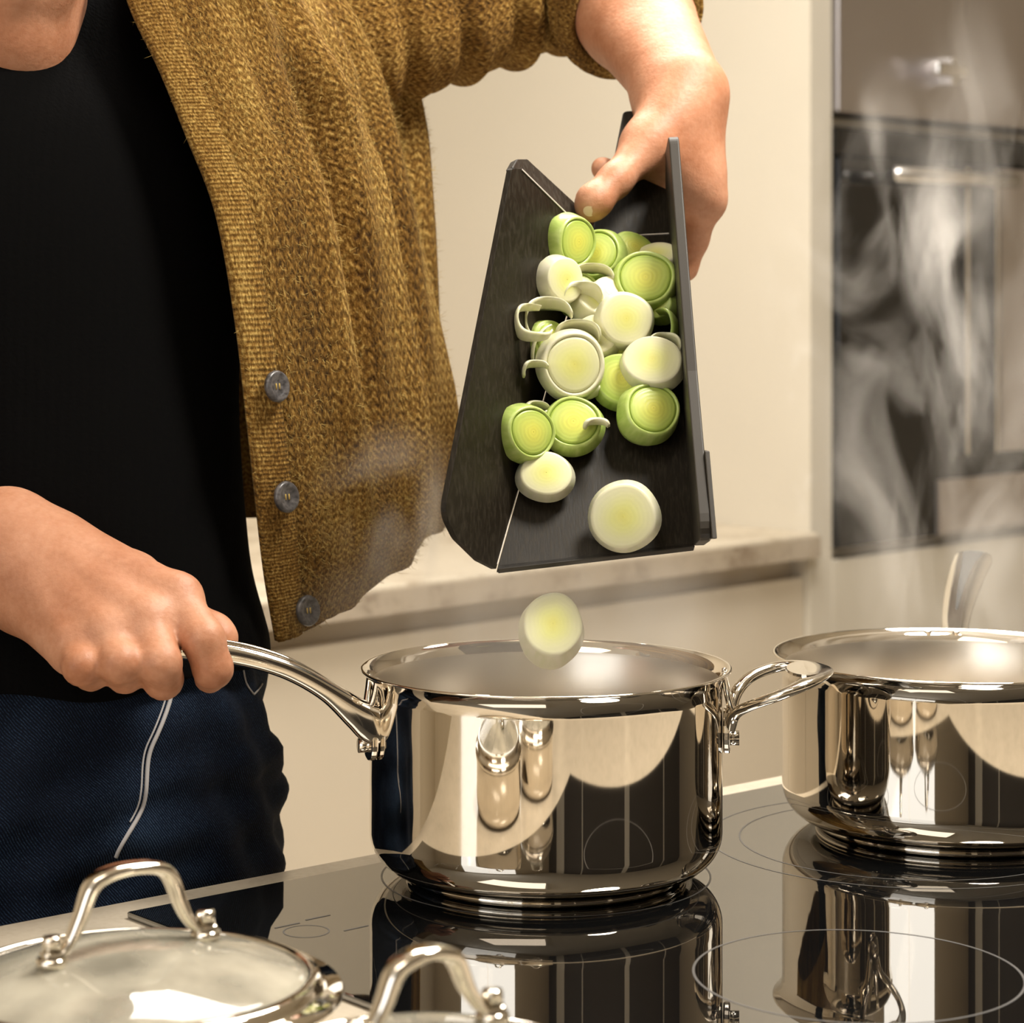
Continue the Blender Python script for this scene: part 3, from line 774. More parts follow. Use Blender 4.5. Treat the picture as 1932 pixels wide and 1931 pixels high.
# outer grip strip on the right panel
gs = [at(1322, 1018, 1.300), at(1326, 1018, 1.330), at(1320, 850, 1.36), at(1316, 852, 1.335)]
gs = [p - nR * ((p - rp[0]) @ nR) - nR * .0062 for p in gs]
V, F = plate(gs, nR, .0028); o = mobj('corner_foot', V, F, M_boardedge, broot, smooth=False); bm_fix(o); bevel(o, .0006)
# folded shoulder strip from left panel tip down to the handle
tip = hit(975, 312, PL); vb = P(1112, 412, 1.512); 
sp = [hit(966, 318, PL), hit(984, 320, PL), hit(1110, 447, PL), P(1128, 440, 1.520), P(1132, 404, 1.530), P(1108, 408, 1.526), P(992, 298, 1.420), P(976, 300, 1.40)]
PS = plane3(sp[0], sp[2], P(1108, 408, 1.526))
sp = [hit(966, 318, PL), hit(984, 320, PL), hit(1110, 447, PL), hit(1132, 440, PS), hit(1136, 396, PS), hit(1112, 408, PS), hit(995, 300, PS), hit(976, 300, PS)]
bplate('shoulder_flap', sp, PS, [.002, .001, .001, .001, .004, .008, .006, .006], M_board, .005, bev=.0018)
# handle: continues the base plane into the grip of the hand
hpoly = [hit(1115, 446, PB), hit(1272, 439, PB), hit(1266, 330, PB), hit(1236, 240, PB), hit(1196, 208, PB), hit(1176, 210, PB), hit(1160, 290, PB), hit(1128, 392, PB)]
bplate('handle', hpoly, PB, [.001, .001, .01, .02, .006, .004, .02, .01], M_board, .007, bev=.002)
def strip(a, b, wpx, pl, off=.0006, name='hinge_line'):
    a_, b_ = hit(*a, pl), hit(*b, pl); d = (b_ - a_) / np.linalg.norm(b_ - a_); s = np.cross(pl[1], d)
    w_ = wpx / 3200; V, F = plate([a_ + s * w_ / 2 + pl[1] * off, b_ + s * w_ / 2 + pl[1] * off, b_ - s * w_ / 2 + pl[1] * off, a_ - s * w_ / 2 + pl[1] * off], pl[1], .0004)
    o = mobj(name, V, F, M_hinge, broot, smooth=False); bm_fix(o)
strip((984, 320), (1111, 445), 2.5, PL); strip((1117, 449), (1268, 441), 2.5, PB); strip((938, 1066), (1113, 450), 1.6, PB)

# ------------------------------------------------------------------ leeks
LIFT = .0045
def frame_n(tx, tz):
    q = min(.97, tx * tx + tz * tz); n = np.array([tx, -math.sqrt(1 - q), tz]); n /= np.linalg.norm(n)
    e1 = np.cross((0, 0, 1), n); e1 /= np.linalg.norm(e1); e2 = np.cross(n, e1)
    return e1, e2, n
def place(o, c, e1, e2, n, roll=0):
    M = Matrix(((e1[0], e2[0], n[0], c[0]), (e1[1], e2[1], n[1], c[1]), (e1[2], e2[2], n[2], c[2]), (0, 0, 0, 1)))
    o.matrix_world = M @ Matrix.Rotation(roll, 4, 'Z')
def lmesh(name, prof, seg, seed, oval, bend, m, smoothv=True):
    """prof rows: r, z, rad attribute, side attribute"""
    r_ = random.Random(seed); ph = [r_.uniform(0, 6.28) for _ in range(4)]; am = [r_.uniform(.006, .022) / (1 + .5 * q) for q in range(4)]
    V = []; A = []; S = []
    n = len(prof)
    for i in range(seg):
        a = 2 * math.pi * i / seg
        k = 1 + sum(am[q] * math.sin((q + 2) * a + ph[q]) for q in range(4))
        for r, z, ra, sd in prof:
            x, y = r * k * math.cos(a) * oval, r * k * math.sin(a) / oval
            V.append((x, y, z + bend * (x * x - y * y) * 8 + am[0] * .02 * math.sin(2 * a + ph[1]) * r / .02)); A.append(ra); S.append(sd)
    F = []
    for i in range(seg):
        j = (i + 1) % seg
        for k in range(n - 1): F.append((i * n + k, j * n + k, j * n + k + 1, i * n + k + 1))
    return np.array(V), F, A, S
def front_Y(px, py): return min(hit(px, py, PB)[1], hit(px, py, PL)[1])
def leek_slice(px, py, dpx, tx, tz, layer, th, white, oval=1.0, roll=0., shell=True, label=None, Y=None, seed=None, group=None):
    if Y is None:
        Y = front_Y(px, py) - layer
    R = dpx / 2 / FPX * Y
    e1, e2, n = frame_n(tx, tz)
    seed = seed if seed is not None else int(px * 7 + py)
    m = M_lw if white else M_lg
    h = th / 2
    rc = R * (.84 if shell else 1.0)
    bul = .0022
    dom = .0012
    # top face, rounded rim, side, underside
    prof = [(.0002, h + dom, 0, 0)]
    for q in np.linspace(.12, .95, 12):
        ridge = (.00016 if not white else .00004) * math.sin(q * 46)
        prof.append((rc * q, h + dom * (1 - q * q) + ridge, q * rc / R, 0))
    prof += [(rc * .985, h - .0006, rc / R, .3 if not shell else 0), (rc, h - .002, 1, 1), (rc + bul * (.5 if shell else 1), 0, 1, 1), (rc, -h + .002, 1, 1), (rc * .96, -h, .95, .2), (.0002, -h, 0, 0)]
    V, F, A, S = lmesh('leek', prof, 48, seed, oval, 0, m)
    core = mobj('leek_slice', V, F, m, None, org=(0, 0, 0), attrs={'rad': A, 'side': S})
    c = P(px, py, Y)
    place(core, c, e1, e2, n, roll); ORG[core] = np.zeros(3)
    if shell:
        hs = h * .98
        t_ = R * .17
        pr = [(R - t_, hs - .0035, .82, 0), (R - t_, hs - .0008, .86, .1), (R - t_ * .7, hs + .0006, .94, .15), (R - t_ * .35, hs + .0004, 1, .4), (R, hs - .0014, 1, .9), (R + bul, 0, 1, 1), (R * .99, -hs + .0015, 1, 1), (R - t_ * .5, -hs, 1, .6), (R - t_, -hs + .002, .9, .2)]
        V, F, A, S = lmesh('leek', pr, 56, seed, oval, 0, m)
        o = mobj('outer_layer', V, F, m, core, org=(0, 0, 0), attrs={'rad': A, 'side': S}); o.location = (0, 0, 0)
    setp(core, label, 'leek slice', group or 'leek slices on the chopping board')
    return core
def leek_strip(px, py, rpx, tx, tz, layer, a0, a1, hgt, white, squash=1.0, th=.0016, label=None, roll=0., taper=.5, spiral=0., grp='peeled leek rings on the chopping board'):
    """part of one peeled leek layer: a curved band round an axis"""
    Y = front_Y(px, py) - layer; R = rpx / FPX * Y
    e1, e2, n = frame_n(tx, tz); N = 40
    V = []; A = []; S = []
    for i in range(N + 1):
        f = i / N; a = math.radians(a0 + (a1 - a0) * f); r = R * (1 + spiral * f)
        hh = hgt / 2 * (1 - taper * abs(2 * f - 1) ** 2.5)
        tt = th * (1 - .4 * abs(2 * f - 1) ** 3)
        for rr, z, sd in ((r, -hh, 1), (r + tt * .9, -hh * .6, 1), (r + tt, 0, 1), (r + tt * .9, hh * .6, 1), (r, hh, .6), (r - tt * .4, hh * .5, .5), (r - tt * .4, -hh * .5, .5)):
            V.append((rr * math.cos(a), rr * math.sin(a) * squash, z + .0015 * math.sin(3 * a))); A.append(.9); S.append(sd)
    F = []; k = 7
    for i in range(N):
        for j in range(k): F.append((i * k + j, i * k + (j + 1) % k, (i + 1) * k + (j + 1) % k, (i + 1) * k + j))
    F += [tuple(range(k)), tuple(N * k + j for j in range(k - 1, -1, -1))]
    o = mobj('leek_ring', np.array(V), F, M_lw if white else M_lg, None, org=(0, 0, 0), attrs={'rad': A, 'side': S})
    place(o, P(px, py, Y), e1, e2, n, roll); setp(o, label, 'leek ring', grp); bm_fix(o)
    return o
G = 'leek slices on the chopping board'
# from the handle end downwards; pixel centre of the cut face, size, lean of the face, height above the board
leek_slice(1072, 456, 102, .72, -.02, .013, .016, 0, 1.03, label='tall tilted green leek slice by the hinge on the cardigan side, at the handle end')
leek_slice(1132, 486, 96, -.30, .30, .012, .017, 0, 1.0, label='green leek slice with yellow heart just below the handle')
leek_slice(1190, 478, 84, .40, .60, .006, .012, 0, 1.05, shell=False, label='half hidden green leek slice behind the others under the hinge line')
leek_slice(1242, 492, 74, -.25, .72, .012, .012, 1, 1.12, shell=False, label='pale upright leek piece against the edge-on side panel behind the ringed slice')
leek_slice(1217, 533, 113, -.02, .34, .026, .018, 0, 1.02, label='large green leek slice with clear rings beside the edge-on side panel')
leek_slice(1052, 530, 88, .62, .08, .018, .016, 1, 1.0, shell=False, label='white leek slice below the tall tilted green slice')
leek_slice(1092, 560, 84, .2, .45, .013, .014, 0, 1.0, label='green leek slice mostly buried in the middle of the heap')
leek_slice(1178, 606, 100, .08, .18, .034, .018, 1, 1.0, shell=False, label='smooth pale leek slice on top of the heap')
leek_slice(1118, 580, 78, .35, .62, .022, .016, 1, 1.05, shell=False, label='pale leek chunk lying in the middle of the heap')
leek_slice(1076, 690, 124, .20, .10, .030, .020, 1, 1.0, roll=.6, shell=True, label='biggest pale leek slice with yellow heart in the lower heap')
leek_slice(1180, 660, 100, .10, -.30, .014, .016, 0, 1.0, shell=False, label='green leek slice showing as a crescent under the smooth pale slice')
leek_slice(1232, 690, 106, -.10, .42, .030, .018, 1, 1.06, shell=False, label='domed white leek slice touching the edge-on side panel')
leek_slice(1172, 722, 104, .05, .35, .014, .016, 0, 1.0, shell=False, label='green leek slice partly under the domed white slice')
leek_slice(1222, 782, 112, .30, .42, .018, .018, 0, 1.06, roll=.5, label='green leek slice nearest the pouring edge along the edge-on side panel')
leek_slice(988, 818, 106, .56, .14, .014, .018, 0, 1.03, label='green leek slice nearest the pouring edge along the hinge on the cardigan side')
leek_slice(1080, 806, 108, .04, .40, .014, .018, 0, 1.02, label='green leek slice with a white scrap stuck on it')
leek_slice(1029, 901, 94, .06, .42, .012, .014, 1, 1.04, shell=False, label='small plain white leek slice sliding below the heap')
leek_slice(1178, 975, 124, -.16, .10, .020, .013, 1, 1.0, roll=.7, shell=False, label='pale yellow leek slice sliding over the pouring edge')
leek_slice(1040, 1192, 118, .05, .42, 0, .030, 1, .96, shell=False, label='pale leek slice falling into the saucepan below the board', Y=1.372, group='falling leek slices')
leek_slice(1030, 648, 80, .45, .35, .010, .014, 0, 1.0, label='green leek slice half hidden on the cardigan side of the heap', shell=False)
leek_slice(1150, 560, 72, .25, .55, .020, .014, 1, 1.1, label='short pale leek piece wedged beside the large ringed slice', shell=False)
leek_slice(1125, 640, 84, -.1, .45, .022, .014, 1, 1.0, label='pale leek slice wedged between the smooth and the biggest slices', shell=False)
leek_slice(1250, 582, 56, -.45, .35, .016, .014, 0, 1.0, label='small green slice squeezed against the edge-on side panel', shell=False)
# peeled rings and scraps
leek_strip(1118, 535, 40, .05, .50, .026, 10, 175, .013, 1, .9, label='arched pale green leek ring below the handle slices')
leek_strip(1008, 608, 36, .25, .55, .020, 60, 330, .012, 1, 1.0, .0016, label='thin open leek curl looping out towards the cardigan, outer loop')
leek_strip(1036, 608, 44, .05, .62, .026, 15, 215, .014, 1, 1.1, .0018, label='thin leek curl arching inside the open outer loop')
leek_strip(1046, 655, 40, .35, .15, .020, 100, 250, .020, 0, 1.1, .0018, label='green peeled leek layer sticking out on the cardigan side of the heap')
leek_strip(1100, 580, 38, .10, .70, .036, 20, 170, .026, 1, .9, .002, label='broad pale leek layer folded over the middle of the heap')
leek_strip(1090, 640, 40, .05, .50, .037, 0, 180, .018, 1, .75, .0022, label='loose white ring cap on the biggest pale slice')
leek_strip(1062, 668, 58, .2, .1, .034, 110, 205, .007, 1, 1.0, .0013, label='narrow white leek ribbon hanging across the biggest pale slice')
leek_strip(1012, 704, 23, .1, .45, .024, 25, 195, .011, 1, .9, .0018, label='short white leek curl on the cardigan side of the biggest pale slice')
leek_strip(1252, 660, 30, .1, .45, .036, -20, 165, .014, 1, .95, .0016, label='thin white leek curl above the domed white slice')
leek_strip(1246, 622, 30, -.35, .3, .024, -70, 110, .020, 0, 1.2, .0016, label='dark green leek layer standing against the edge-on side panel')
leek_strip(1082, 705, 62, .05, .72, .016, 235, 320, .014, 1, .9, .0022, label='curved white leek strip under the biggest pale slice')
leek_strip(1012, 785, 26, .3, .4, .013, 30, 190, .014, 1, .9, .002, label='crumpled white leek scrap between two green slices near the pouring edge')
leek_strip(1052, 770, 30, .5, .3, .018, 190, 300, .013, 1, 1.0, .0018, label='white leek flap hanging over the green slice with the scrap')
leek_strip(1126, 812, 22, .0, .35, .030, 20, 170, .012, 1, .8, .0026, label='white leek scrap stuck on a green slice near the pouring edge')

# ------------------------------------------------------------------ the person
FW = np.array([math.sin(math.radians(IA)), -math.cos(math.radians(IA)), 0]); LF = np.array([math.cos(math.radians(IA)), math.sin(math.radians(IA)), 0])
pc = np.array([-.287, 1.478, 0.0])
def bd(l, f, z, c=None): return (pc if c is None else np.asarray(c)) + LF * l + FW * f + np.array([0, 0, z])
def Z(p, z): return np.array([p[0], p[1], z])
chest = np.array([-.318, 1.49, 1.24]); neck0 = np.array([-.345, 1.492, 1.385])
shL = np.array([-.205, 1.605, 1.405]); shR = np.array([-.462, 1.385, 1.390])
elL = P(1112, -95, 1.755); wrL = P(1287, 165, 1.570)
elR = np.array([-.53, 1.515, 1.15]); wrR = P(-28, 1032, 1.375)
chin = P(50, 70, 1.415)
hd = chin + np.array([0, 0, .112]) - FW * .040
# --- torso, head and legs
up = np.array([0, 0, 1.0]); fax = FW * .94 - up * .34; fax /= np.linalg.norm(fax)
hup = np.cross(fax, np.cross(up, fax)); hup /= np.linalg.norm(hup)
hleft = np.cross(hup, fax)
HR = np.stack([hleft, fax, hup])
RBODY = np.stack([LF, FW, up])
def Hd(l, f, z): return hd + hleft * l + fax * f + hup * z
pr = []
pr.append(('e', bd(0, -.005, .96), RBODY, (.122, .094, .13), .05))
pr.append(('e', Z(pc * .6 + chest * .4, 1.08), RBODY, (.125, .085, .16), .06))
pr.append(('e', chest, RBODY, (.140, .095, .16), .06))
pr.append(('c', shL, shR, .045, .045, .05))
pr.append(('c', neck0, hd - hup * .04 - fax * .02, .052, .048, .03))
pr.append(('e', hd + hup * .03, HR, (.074, .092, .098), .02))
pr.append(('e', Hd(0, .030, -.055), HR, (.050, .052, .062), .04))
pr.append(('e', Hd(0, .062, -.096), HR, (.024, .020, .018), .03))      # chin
pr.append(('c', Hd(0, .092, .012), Hd(0, .110, -.022), .007, .011, .012))  # nose
for s in (-1, 1):
    pr.append(('e', Hd(s * .010, .104, -.026), HR, (.008, .008, .007), .006))
    pr.append(('e', Hd(s * .032, .088, .014), HR, (.014, .010, .009), -.008))
    pr.append(('e', Hd(s * .076, -.004, -.008), HR, (.008, .020, .031), .006))
pr.append(('c', Hd(-.020, .085, -.055), Hd(.020, .085, -.055), .006, .006, .008))
pr.append(('c', Hd(-.017, .082, -.066), Hd(.017, .082, -.066), .007, .007, .008))
for s in (-1, 1):
    hip, kn, an = bd(s * .066, -.005, .90), bd(s * .085, .005, .50), bd(s * .09, -.03, .085)
    pr += [('c', hip, kn, .066, .055, .04), ('c', kn, an, .052, .036, .03), ('c', an - up * .035, bd(s * .105, .10, .035), .034, .028, .03)]
pr += [('c', shL, shL * .55 + elL * .45, .050, .044, .03), ('c', shR, shR * .5 + elR * .5, .048, .043, .03)]
Vb, Fb = sdf_mesh(pr, .0065); Vb = smooth(Vb, Fb, 2)
# --- left arm and the hand on the board
def chain(pts, rad, k):
    return [('c', pts[i], pts[i + 1], rad[i], rad[i + 1], k) for i in range(len(pts) - 1)]
la_ = [('c', shL * .6 + elL * .4, elL, .044, .040, .03)]
mfa = elL * .5 + wrL * .5 + np.array([-.002, 0, 0])
la_ += chain([elL, elL * .7 + wrL * .3, mfa, wrL], [.038, .040, .0345, .0225], .02)
la_ += chain([elL * .4 + wrL * .6 + np.array([.012, .0, .006]), wrL + np.array([.007, .004, .003])], [.022, .0155], .02)
la_ += chain([elL * .4 + wrL * .6 + np.array([-.012, -.004, .0]), wrL + np.array([-.009, -.002, -.004])], [.022, .0165], .02)
mi, mm, mr, mp = P(1324, 384, 1.560), P(1312, 392, 1.585), P(1280, 396, 1.605), P(1250, 388, 1.618)
wL2 = P(1296, 190, 1.567)
la_ += [('c', wL2 + np.array([.003, 0, 0]), mi, .0185, .0135, .018), ('c', wL2, mm, .020, .0135, .018), ('c', wL2 + np.array([-.006, .006, 0]), mr, .020, .013, .018), ('c', wL2 + np.array([-.012, .010, 0]), mp, .018, .0125, .018)]
la_ += [('c', P(1268, 235, 1.548), P(1300, 330, 1.555), .020, .017, .02)]
th = [P(1272, 208, 1.556), P(1226, 272, 1.535), P(1160, 341, 1.508), P(1120, 381, 1.496), P(1114, 390, 1.495)]
la_ += chain(th, [.0180, .0138, .0100, .0104, .0088], .008)
la_ += [('c', P(1228, 275, 1.536), P(1290, 340, 1.552), .013, .014, .022)]            # web of the thumb
la_ += chain([mi, P(1306, 452, 1.574), P(1291, 505, 1.578), P(1272, 520, 1.566)], [.0130, .0108, .0088, .0078], .004)
la_ += chain([mm, P(1284, 462, 1.602), P(1256, 472, 1.592), P(1228, 450, 1.574)], [.0125, .0110, .0098, .0085], .004)
la_ += chain([mr, P(1262, 440, 1.620), P(1222, 410, 1.605), P(1196, 380, 1.585)], [.012, .0105, .0094, .0082], .004)
la_ += chain([mp, P(1210, 375, 1.618), P(1165, 338, 1.600), P(1137, 318, 1.575)], [.0115, .0098, .0088, .0080], .004)
for a_, b_ in ((P(1300, 215, 1.548), P(1324, 365, 1.5475)), (P(1312, 215, 1.552), P(1342, 372, 1.553))):
    la_.append(('c', a_, b_, .0038, .0052, .010))
la_.append(('e', mi + np.array([.002, -.002, .002]), None, (.0135, .0135, .0135), .006))
Va, Fa = sdf_mesh(la_, .0022); Va = smooth(Va, Fa, 2)
# --- right arm and the hand round the pot handle
ra2 = [('c', shR * .55 + elR * .45, elR, .043, .038, .03)]
ra2 += chain([elR, elR * .6 + wrR * .4, wrR], [.037, .037, .0235], .02)
ra2 += chain([elR * .35 + wrR * .65 + up * .010, wrR + up * .012], [.024, .0185], .02)
ra2 += chain([elR * .35 + wrR * .65 - up * .010, wrR - up * .012], [.024, .0185], .02)
ki, km, kr, kp = P(334, 1134, 1.328), P(278, 1180, 1.312), P(206, 1210, 1.306), P(138, 1228, 1.308)
w0 = P(20, 1035, 1.366)
ra2 += [('c', w0 + np.array([0, .004, .012]), ki, .0215, .0140, .018), ('c', w0 + np.array([0, -.004, .004]), km, .0215, .0135, .018), ('c', w0 + np.array([0, -.006, -.006]), kr, .021, .0135, .018), ('c', w0 + np.array([0, -.004, -.014]), kp, .020, .0135, .018)]
ra2 += [('c', P(60, 1110, 1.36), P(240, 1165, 1.345), .024, .018, .02)]
for kk_ in (ki, km, kr, kp): ra2.append(('e', kk_ + np.array([.001, -.001, .003]), None, (.0118, .0118, .0118), .008))
ra2 += chain([ki, P(384, 1208, 1.306), P(402, 1262, 1.306), P(396, 1278, 1.322)], [.0128, .0116, .0106, .0090], .004)
ra2 += chain([km, P(302, 1252, 1.290), P(308, 1283, 1.300), P(306, 1276, 1.326)], [.0128, .0114, .0104, .0088], .004)
ra2 += chain([kr, P(226, 1252, 1.286), P(236, 1274, 1.300), P(236, 1268, 1.325)], [.0122, .0108, .0096, .0082], .004)
ra2 += chain([kp, P(154, 1258, 1.288), P(172, 1272, 1.302), P(176, 1262, 1.322)], [.0118, .0100, .0088, .0078], .004)
ra2 += chain([P(120, 1040, 1.370), P(250, 1100, 1.372), P(340, 1168, 1.366), P(402, 1198, 1.352), P(418, 1207, 1.346)], [.018, .0155, .0125, .0100, .0085], .012)
for kk_, q in ((ki, .010), (km, .004), (kr, -.004), (kp, -.010)):
    a_ = w0 * .55 + kk_ * .45 + np.array([0, -.009, .0135 if q > 0 else .010]); b_ = kk_ + np.array([-.003, -.004, .0085])
    ra2.append(('c', a_, b_, .0042, .0048, .008))
Vr, Fr = sdf_mesh(ra2, .0020); Vr = smooth(Vr, Fr, 2)
nb, na = len(Vb), len(Va)
V = np.vstack([Vb, Va, Vr]); F = np.vstack([Fb, Fa + nb, Fr + nb + na])
person = mobj('person', V, F, M_skin, None, org=(pc[0], pc[1], 0.0))
setp(person, 'person in mustard cardigan and jeans holding a pan handle and tipping a chopping board', 'person')
bvh_p = BVHTree.FromPolygons([tuple(p) for p in V], [tuple(int(i) for i in f) for f in F])
camv = Vector((0, 0, CZ))
def cast(bvh, px, py):
    d = Vector(P(px, py, 1.0)) - camv; d.normalize()
    return bvh.ray_cast(camv, d)
def nail(px, py, L, Wd, axis_px):
    h_, n_, _, _ = cast(bvh_p, px, py)
    if h_ is None: return
    n_ = np.array(n_); c = np.array(h_)
    a = P(px + axis_px[0], py + axis_px[1], c[1]) - P(px, py, c[1]); a -= n_ * (a @ n_); a /= np.linalg.norm(a); s = np.cross(n_, a)
    Vv = [c + n_ * .0006]; N = 18
    for k in range(N):
        t_ = 2 * math.pi * k / N; Vv.append(c + a * L / 2 * math.cos(t_) + s * Wd / 2 * math.sin(t_) - n_ * .0006 * abs(math.sin(t_)))
    mobj('fingernail', np.array(Vv), [(0, 1 + k, 1 + (k + 1) % N) for k in range(N)], M_nail, person)
nail(1112, 399, .007, .008, (-2, 10))
# hair and eyes (above the picture frame)
hv, hf = sdf_mesh([('e', hd + hup * .045 - fax * .012, HR, (.086, .100, .098), .01), ('e', Hd(0, -.075, -.02), HR, (.07, .04, .08), .03), ('e', Hd(0, .075, -.03), HR, (.060, .055, .075), -.02)], .005)
mobj('hair', smooth(hv, hf, 2), hf, M_hair, person)
for s in (-1, 1):
    ev, ef = sdf_mesh([('e', Hd(s * .032, .078, .012), HR, (.0125, .0125, .0125), .001)], .003); mobj('eye', ev, ef, M_white, person)

# --- black sweater
pr = [('e', Z(pc + LF * .0 + FW * .0, 1.005), RBODY, (.141, .118, .06), .03), ('e', Z(pc * .6 + chest * .4, 1.09), RBODY, (.140, .112, .15), .06), ('e', chest + up * .01, RBODY, (.160, .113, .165), .06), ('c', shL - LF * .03, shR + LF * .02, .058, .058, .05), ('c', neck0 - up * .01, hd - hup * .075 - fax * .02, .064, .060, .03)]
sv, sf = sdf_mesh(pr, .005); sv = smooth(sv, sf, 3)
keep = (sv[:, 2] > 1.007)
sv[:, 2] = np.maximum(sv[:, 2], 1.006 + .004 * np.sin(sv[:, 0] * 60))
mobj('black_sweater', sv, sf, M_black, person)
# --- jeans
pr = [('e', Z(pc, 1.00), RBODY, (.136, .108, .10), .04), ('e', Z(pc, .92), RBODY, (.141, .116, .13), .05)]
for s in (-1, 1):
    hip, kn, an = bd(s * .066, .002, .88), bd(s * .085, .005, .50), bd(s * .09, -.03, .07)
    pr += [('c', hip, kn, .080, .070, .05), ('c', kn, an, .070, .060, .04)]
jv, jf = sdf_mesh(pr, .006); jv = smooth(jv, jf, 2)
N_ = vnormals(jv, jf)
ang = np.arctan2((jv - pc) @ FW, (jv - pc) @ LF)
zz = jv[:, 2]
wr_ = .0020 * np.sin(zz * 2 * math.pi / .034 + 1.3 * np.sin(ang * 3) + 6 * ang * .3) * np.clip((1.0 - zz) / .05, 0, 1) + .0026 * np.sin(zz * 2 * math.pi / .075 - 4 * ang) + .0022 * np.sin(zz * 70 + 9 * np.cos(ang * 2)) + .0006 * np.sin(zz * 210 + 14 * ang + 3 * np.sin(zz * 60))
jv = jv + N_ * wr_[:, None]
jeans = mobj('jeans', jv, jf, M_denim, person)
bvh_j = BVHTree.FromPolygons([tuple(p) for p in jv], [tuple(int(i) for i in f) for f in jf])
def surf_curve(bvh, pix, wid, parent, name, m, lift=.0005):
    pts = []
    for px, py in catmull(np.array(pix, float), 40):
        h_, n_, _, _ = cast(bvh, px, py)
        if h_ is not None: pts.append(np.array(h_) + np.array(n_) * lift)
    if len(pts) > 4:
        pts = np.array(pts)
        for _ in range(3): pts[1:-1] = .25 * pts[:-2] + .5 * pts[1:-1] + .25 * pts[2:]
        mobj(name, *sweep(pts[::2], [wid] * len(pts[::2]), [wid * .8] * len(pts[::2]), up=(0, -1, .1), nsec=8, n=80), m, parent)
fly = [(327, 1290), (318, 1330), (300, 1378), (283, 1415), (277, 1450), (275, 1490), (268, 1525), (250, 1560), (226, 1598), (216, 1622)]
surf_curve(bvh_j, fly, .0026, jeans, 'fly_seam', M_thread)
surf_curve(bvh_j, [(x - 9, y - 2) for x, y in fly[:-2]], .0011, jeans, 'fly_seam', M_thread)
surf_curve(bvh_j, [(458, 1262), (464, 1290), (478, 1311)], .0011, jeans, 'pocket_stitch', M_thread)
surf_curve(bvh_j, [(478, 1311), (488, 1300), (494, 1290)], .0011, jeans, 'pocket_stitch', M_thread)
for s in (-1, 1):
    v_, f_ = sdf_mesh([('c', bd(s * .10, -.06, .046), bd(s * .105, .12, .038), .042, .034, .02)], .006)
    v_[:, 2] = np.maximum(v_[:, 2], 0.001); mobj('shoe', v_, f_, M_shoe, person)

# --- cardigan: front, back and side in one open loft, sleeves and bands as its own parts
rows = [
 [P(215, -130, 1.450), P(300, -150, 1.475), P(380, -165, 1.52), P(470, -160, 1.60)],
 [P(240, 0, 1.440), P(380, -15, 1.455), P(520, -25, 1.50), P(640, -10, 1.605)],
 [P(300, 130, 1.430), P(440, 125, 1.445), P(600, 115, 1.505), P(712, 130, 1.620)],
 [P(352, 255, 1.425), P(490, 250, 1.445), P(640, 240, 1.515), P(738, 232, 1.635)],
 [P(408, 400, 1.425), P(540, 395, 1.450), P(680, 385, 1.525), P(763, 378, 1.645)],
 [P(446, 600, 1.430), P(570, 595, 1.460), P(715, 590, 1.540), P(797, 585, 1.655)],
 [P(470, 800, 1.440), P(600, 795, 1.475), P(745, 780, 1.555), P(826, 765, 1.665)],
 [P(487, 960, 1.455), P(620, 945, 1.490), P(762, 910, 1.565), P(838, 880, 1.670)],
 [P(502, 1090, 1.470), P(630, 1060, 1.500), P(765, 1000, 1.570), P(838, 955, 1.670)],
 [P(524, 1211, 1.480), P(615, 1172, 1.508), P(740, 1085, 1.565), P(826, 990, 1.668)],
]
back = [(-.085, 1.735), (-.27, 1.715), (-.425, 1.635), (-.53, 1.515), (-.565, 1.385), (-.485, 1.295)]
grid = []
for i, r in enumerate(rows):
    zz_ = [p[2] for p in r]; zb = zz_[3]
    sh = max(0, 1 - i / 2.2)
    bk = []
    for j, (x, y) in enumerate(back):
        q = np.array([x, y]); cc_ = np.array([-.33, 1.495])
        q = q * (1 - .42 * sh) + cc_ * .42 * sh
        bk.append(np.array([q[0], q[1], zb + (zz_[0] - zb) * (j / 5) ** 2]))
    grid.append(catmull(np.array(r + bk), 150))
grid = np.array(grid)
grid = np.stack([catmull(grid[:, j], 190) for j in range(grid.shape[1])], 1)
nr, nc = grid.shape[:2]
uu = np.cumsum(np.linalg.norm(np.diff(grid[nr // 2], axis=0, prepend=grid[nr // 2][:1]), axis=1))
vv = np.linspace(0, .42, nr)
UV = np.stack(np.meshgrid(uu, vv), -1).reshape(-1, 2)
Fg = np.array(grid_faces(nr, nc)); Vg = grid.reshape(-1, 3)
Ng = vnormals(Vg, Fg)
if (Ng[(nr // 2) * nc + 30] @ np.array([.3, -1, 0])) < 0: Fg = Fg[:, ::-1]; Ng = -Ng
fu, fv = UV[:, 0], UV[:, 1]
env = np.clip((fu - .035) / .05, 0, 1) * (1 - .75 * np.clip((fv - .27) / .13, 0, 1))
fold = env * (.0125 * np.sin(fu * 2 * math.pi / .085 - 2.6 - 3 * fv) * np.clip(fv / .2, .25, 1) + .0038 * np.sin(fu * 2 * math.pi / .043 + 5 * fv + 1) + .0022 * np.sin(fu * 140 + 14 * fv))
diag = np.exp(-((fu - .10 - (fv - .06) * .55) / .016) ** 2) * np.clip(1 - fv / .30, 0, 1) * .010
diag2 = np.exp(-((fu - .165 - (fv - .06) * .30) / .018) ** 2) * np.clip(1 - fv / .34, 0, 1) * .009
Vg = Vg + Ng * (fold + diag + diag2 + .0006 * np.sin(fu * 2 * math.pi / .0064))[:, None]
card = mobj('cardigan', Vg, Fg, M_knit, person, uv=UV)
card['label'] = 'mustard brown chunky knit cardigan worn open'
sm_ = card.modifiers.new('thick', 'SOLIDIFY'); sm_.thickness = .0035; sm_.offset = -1
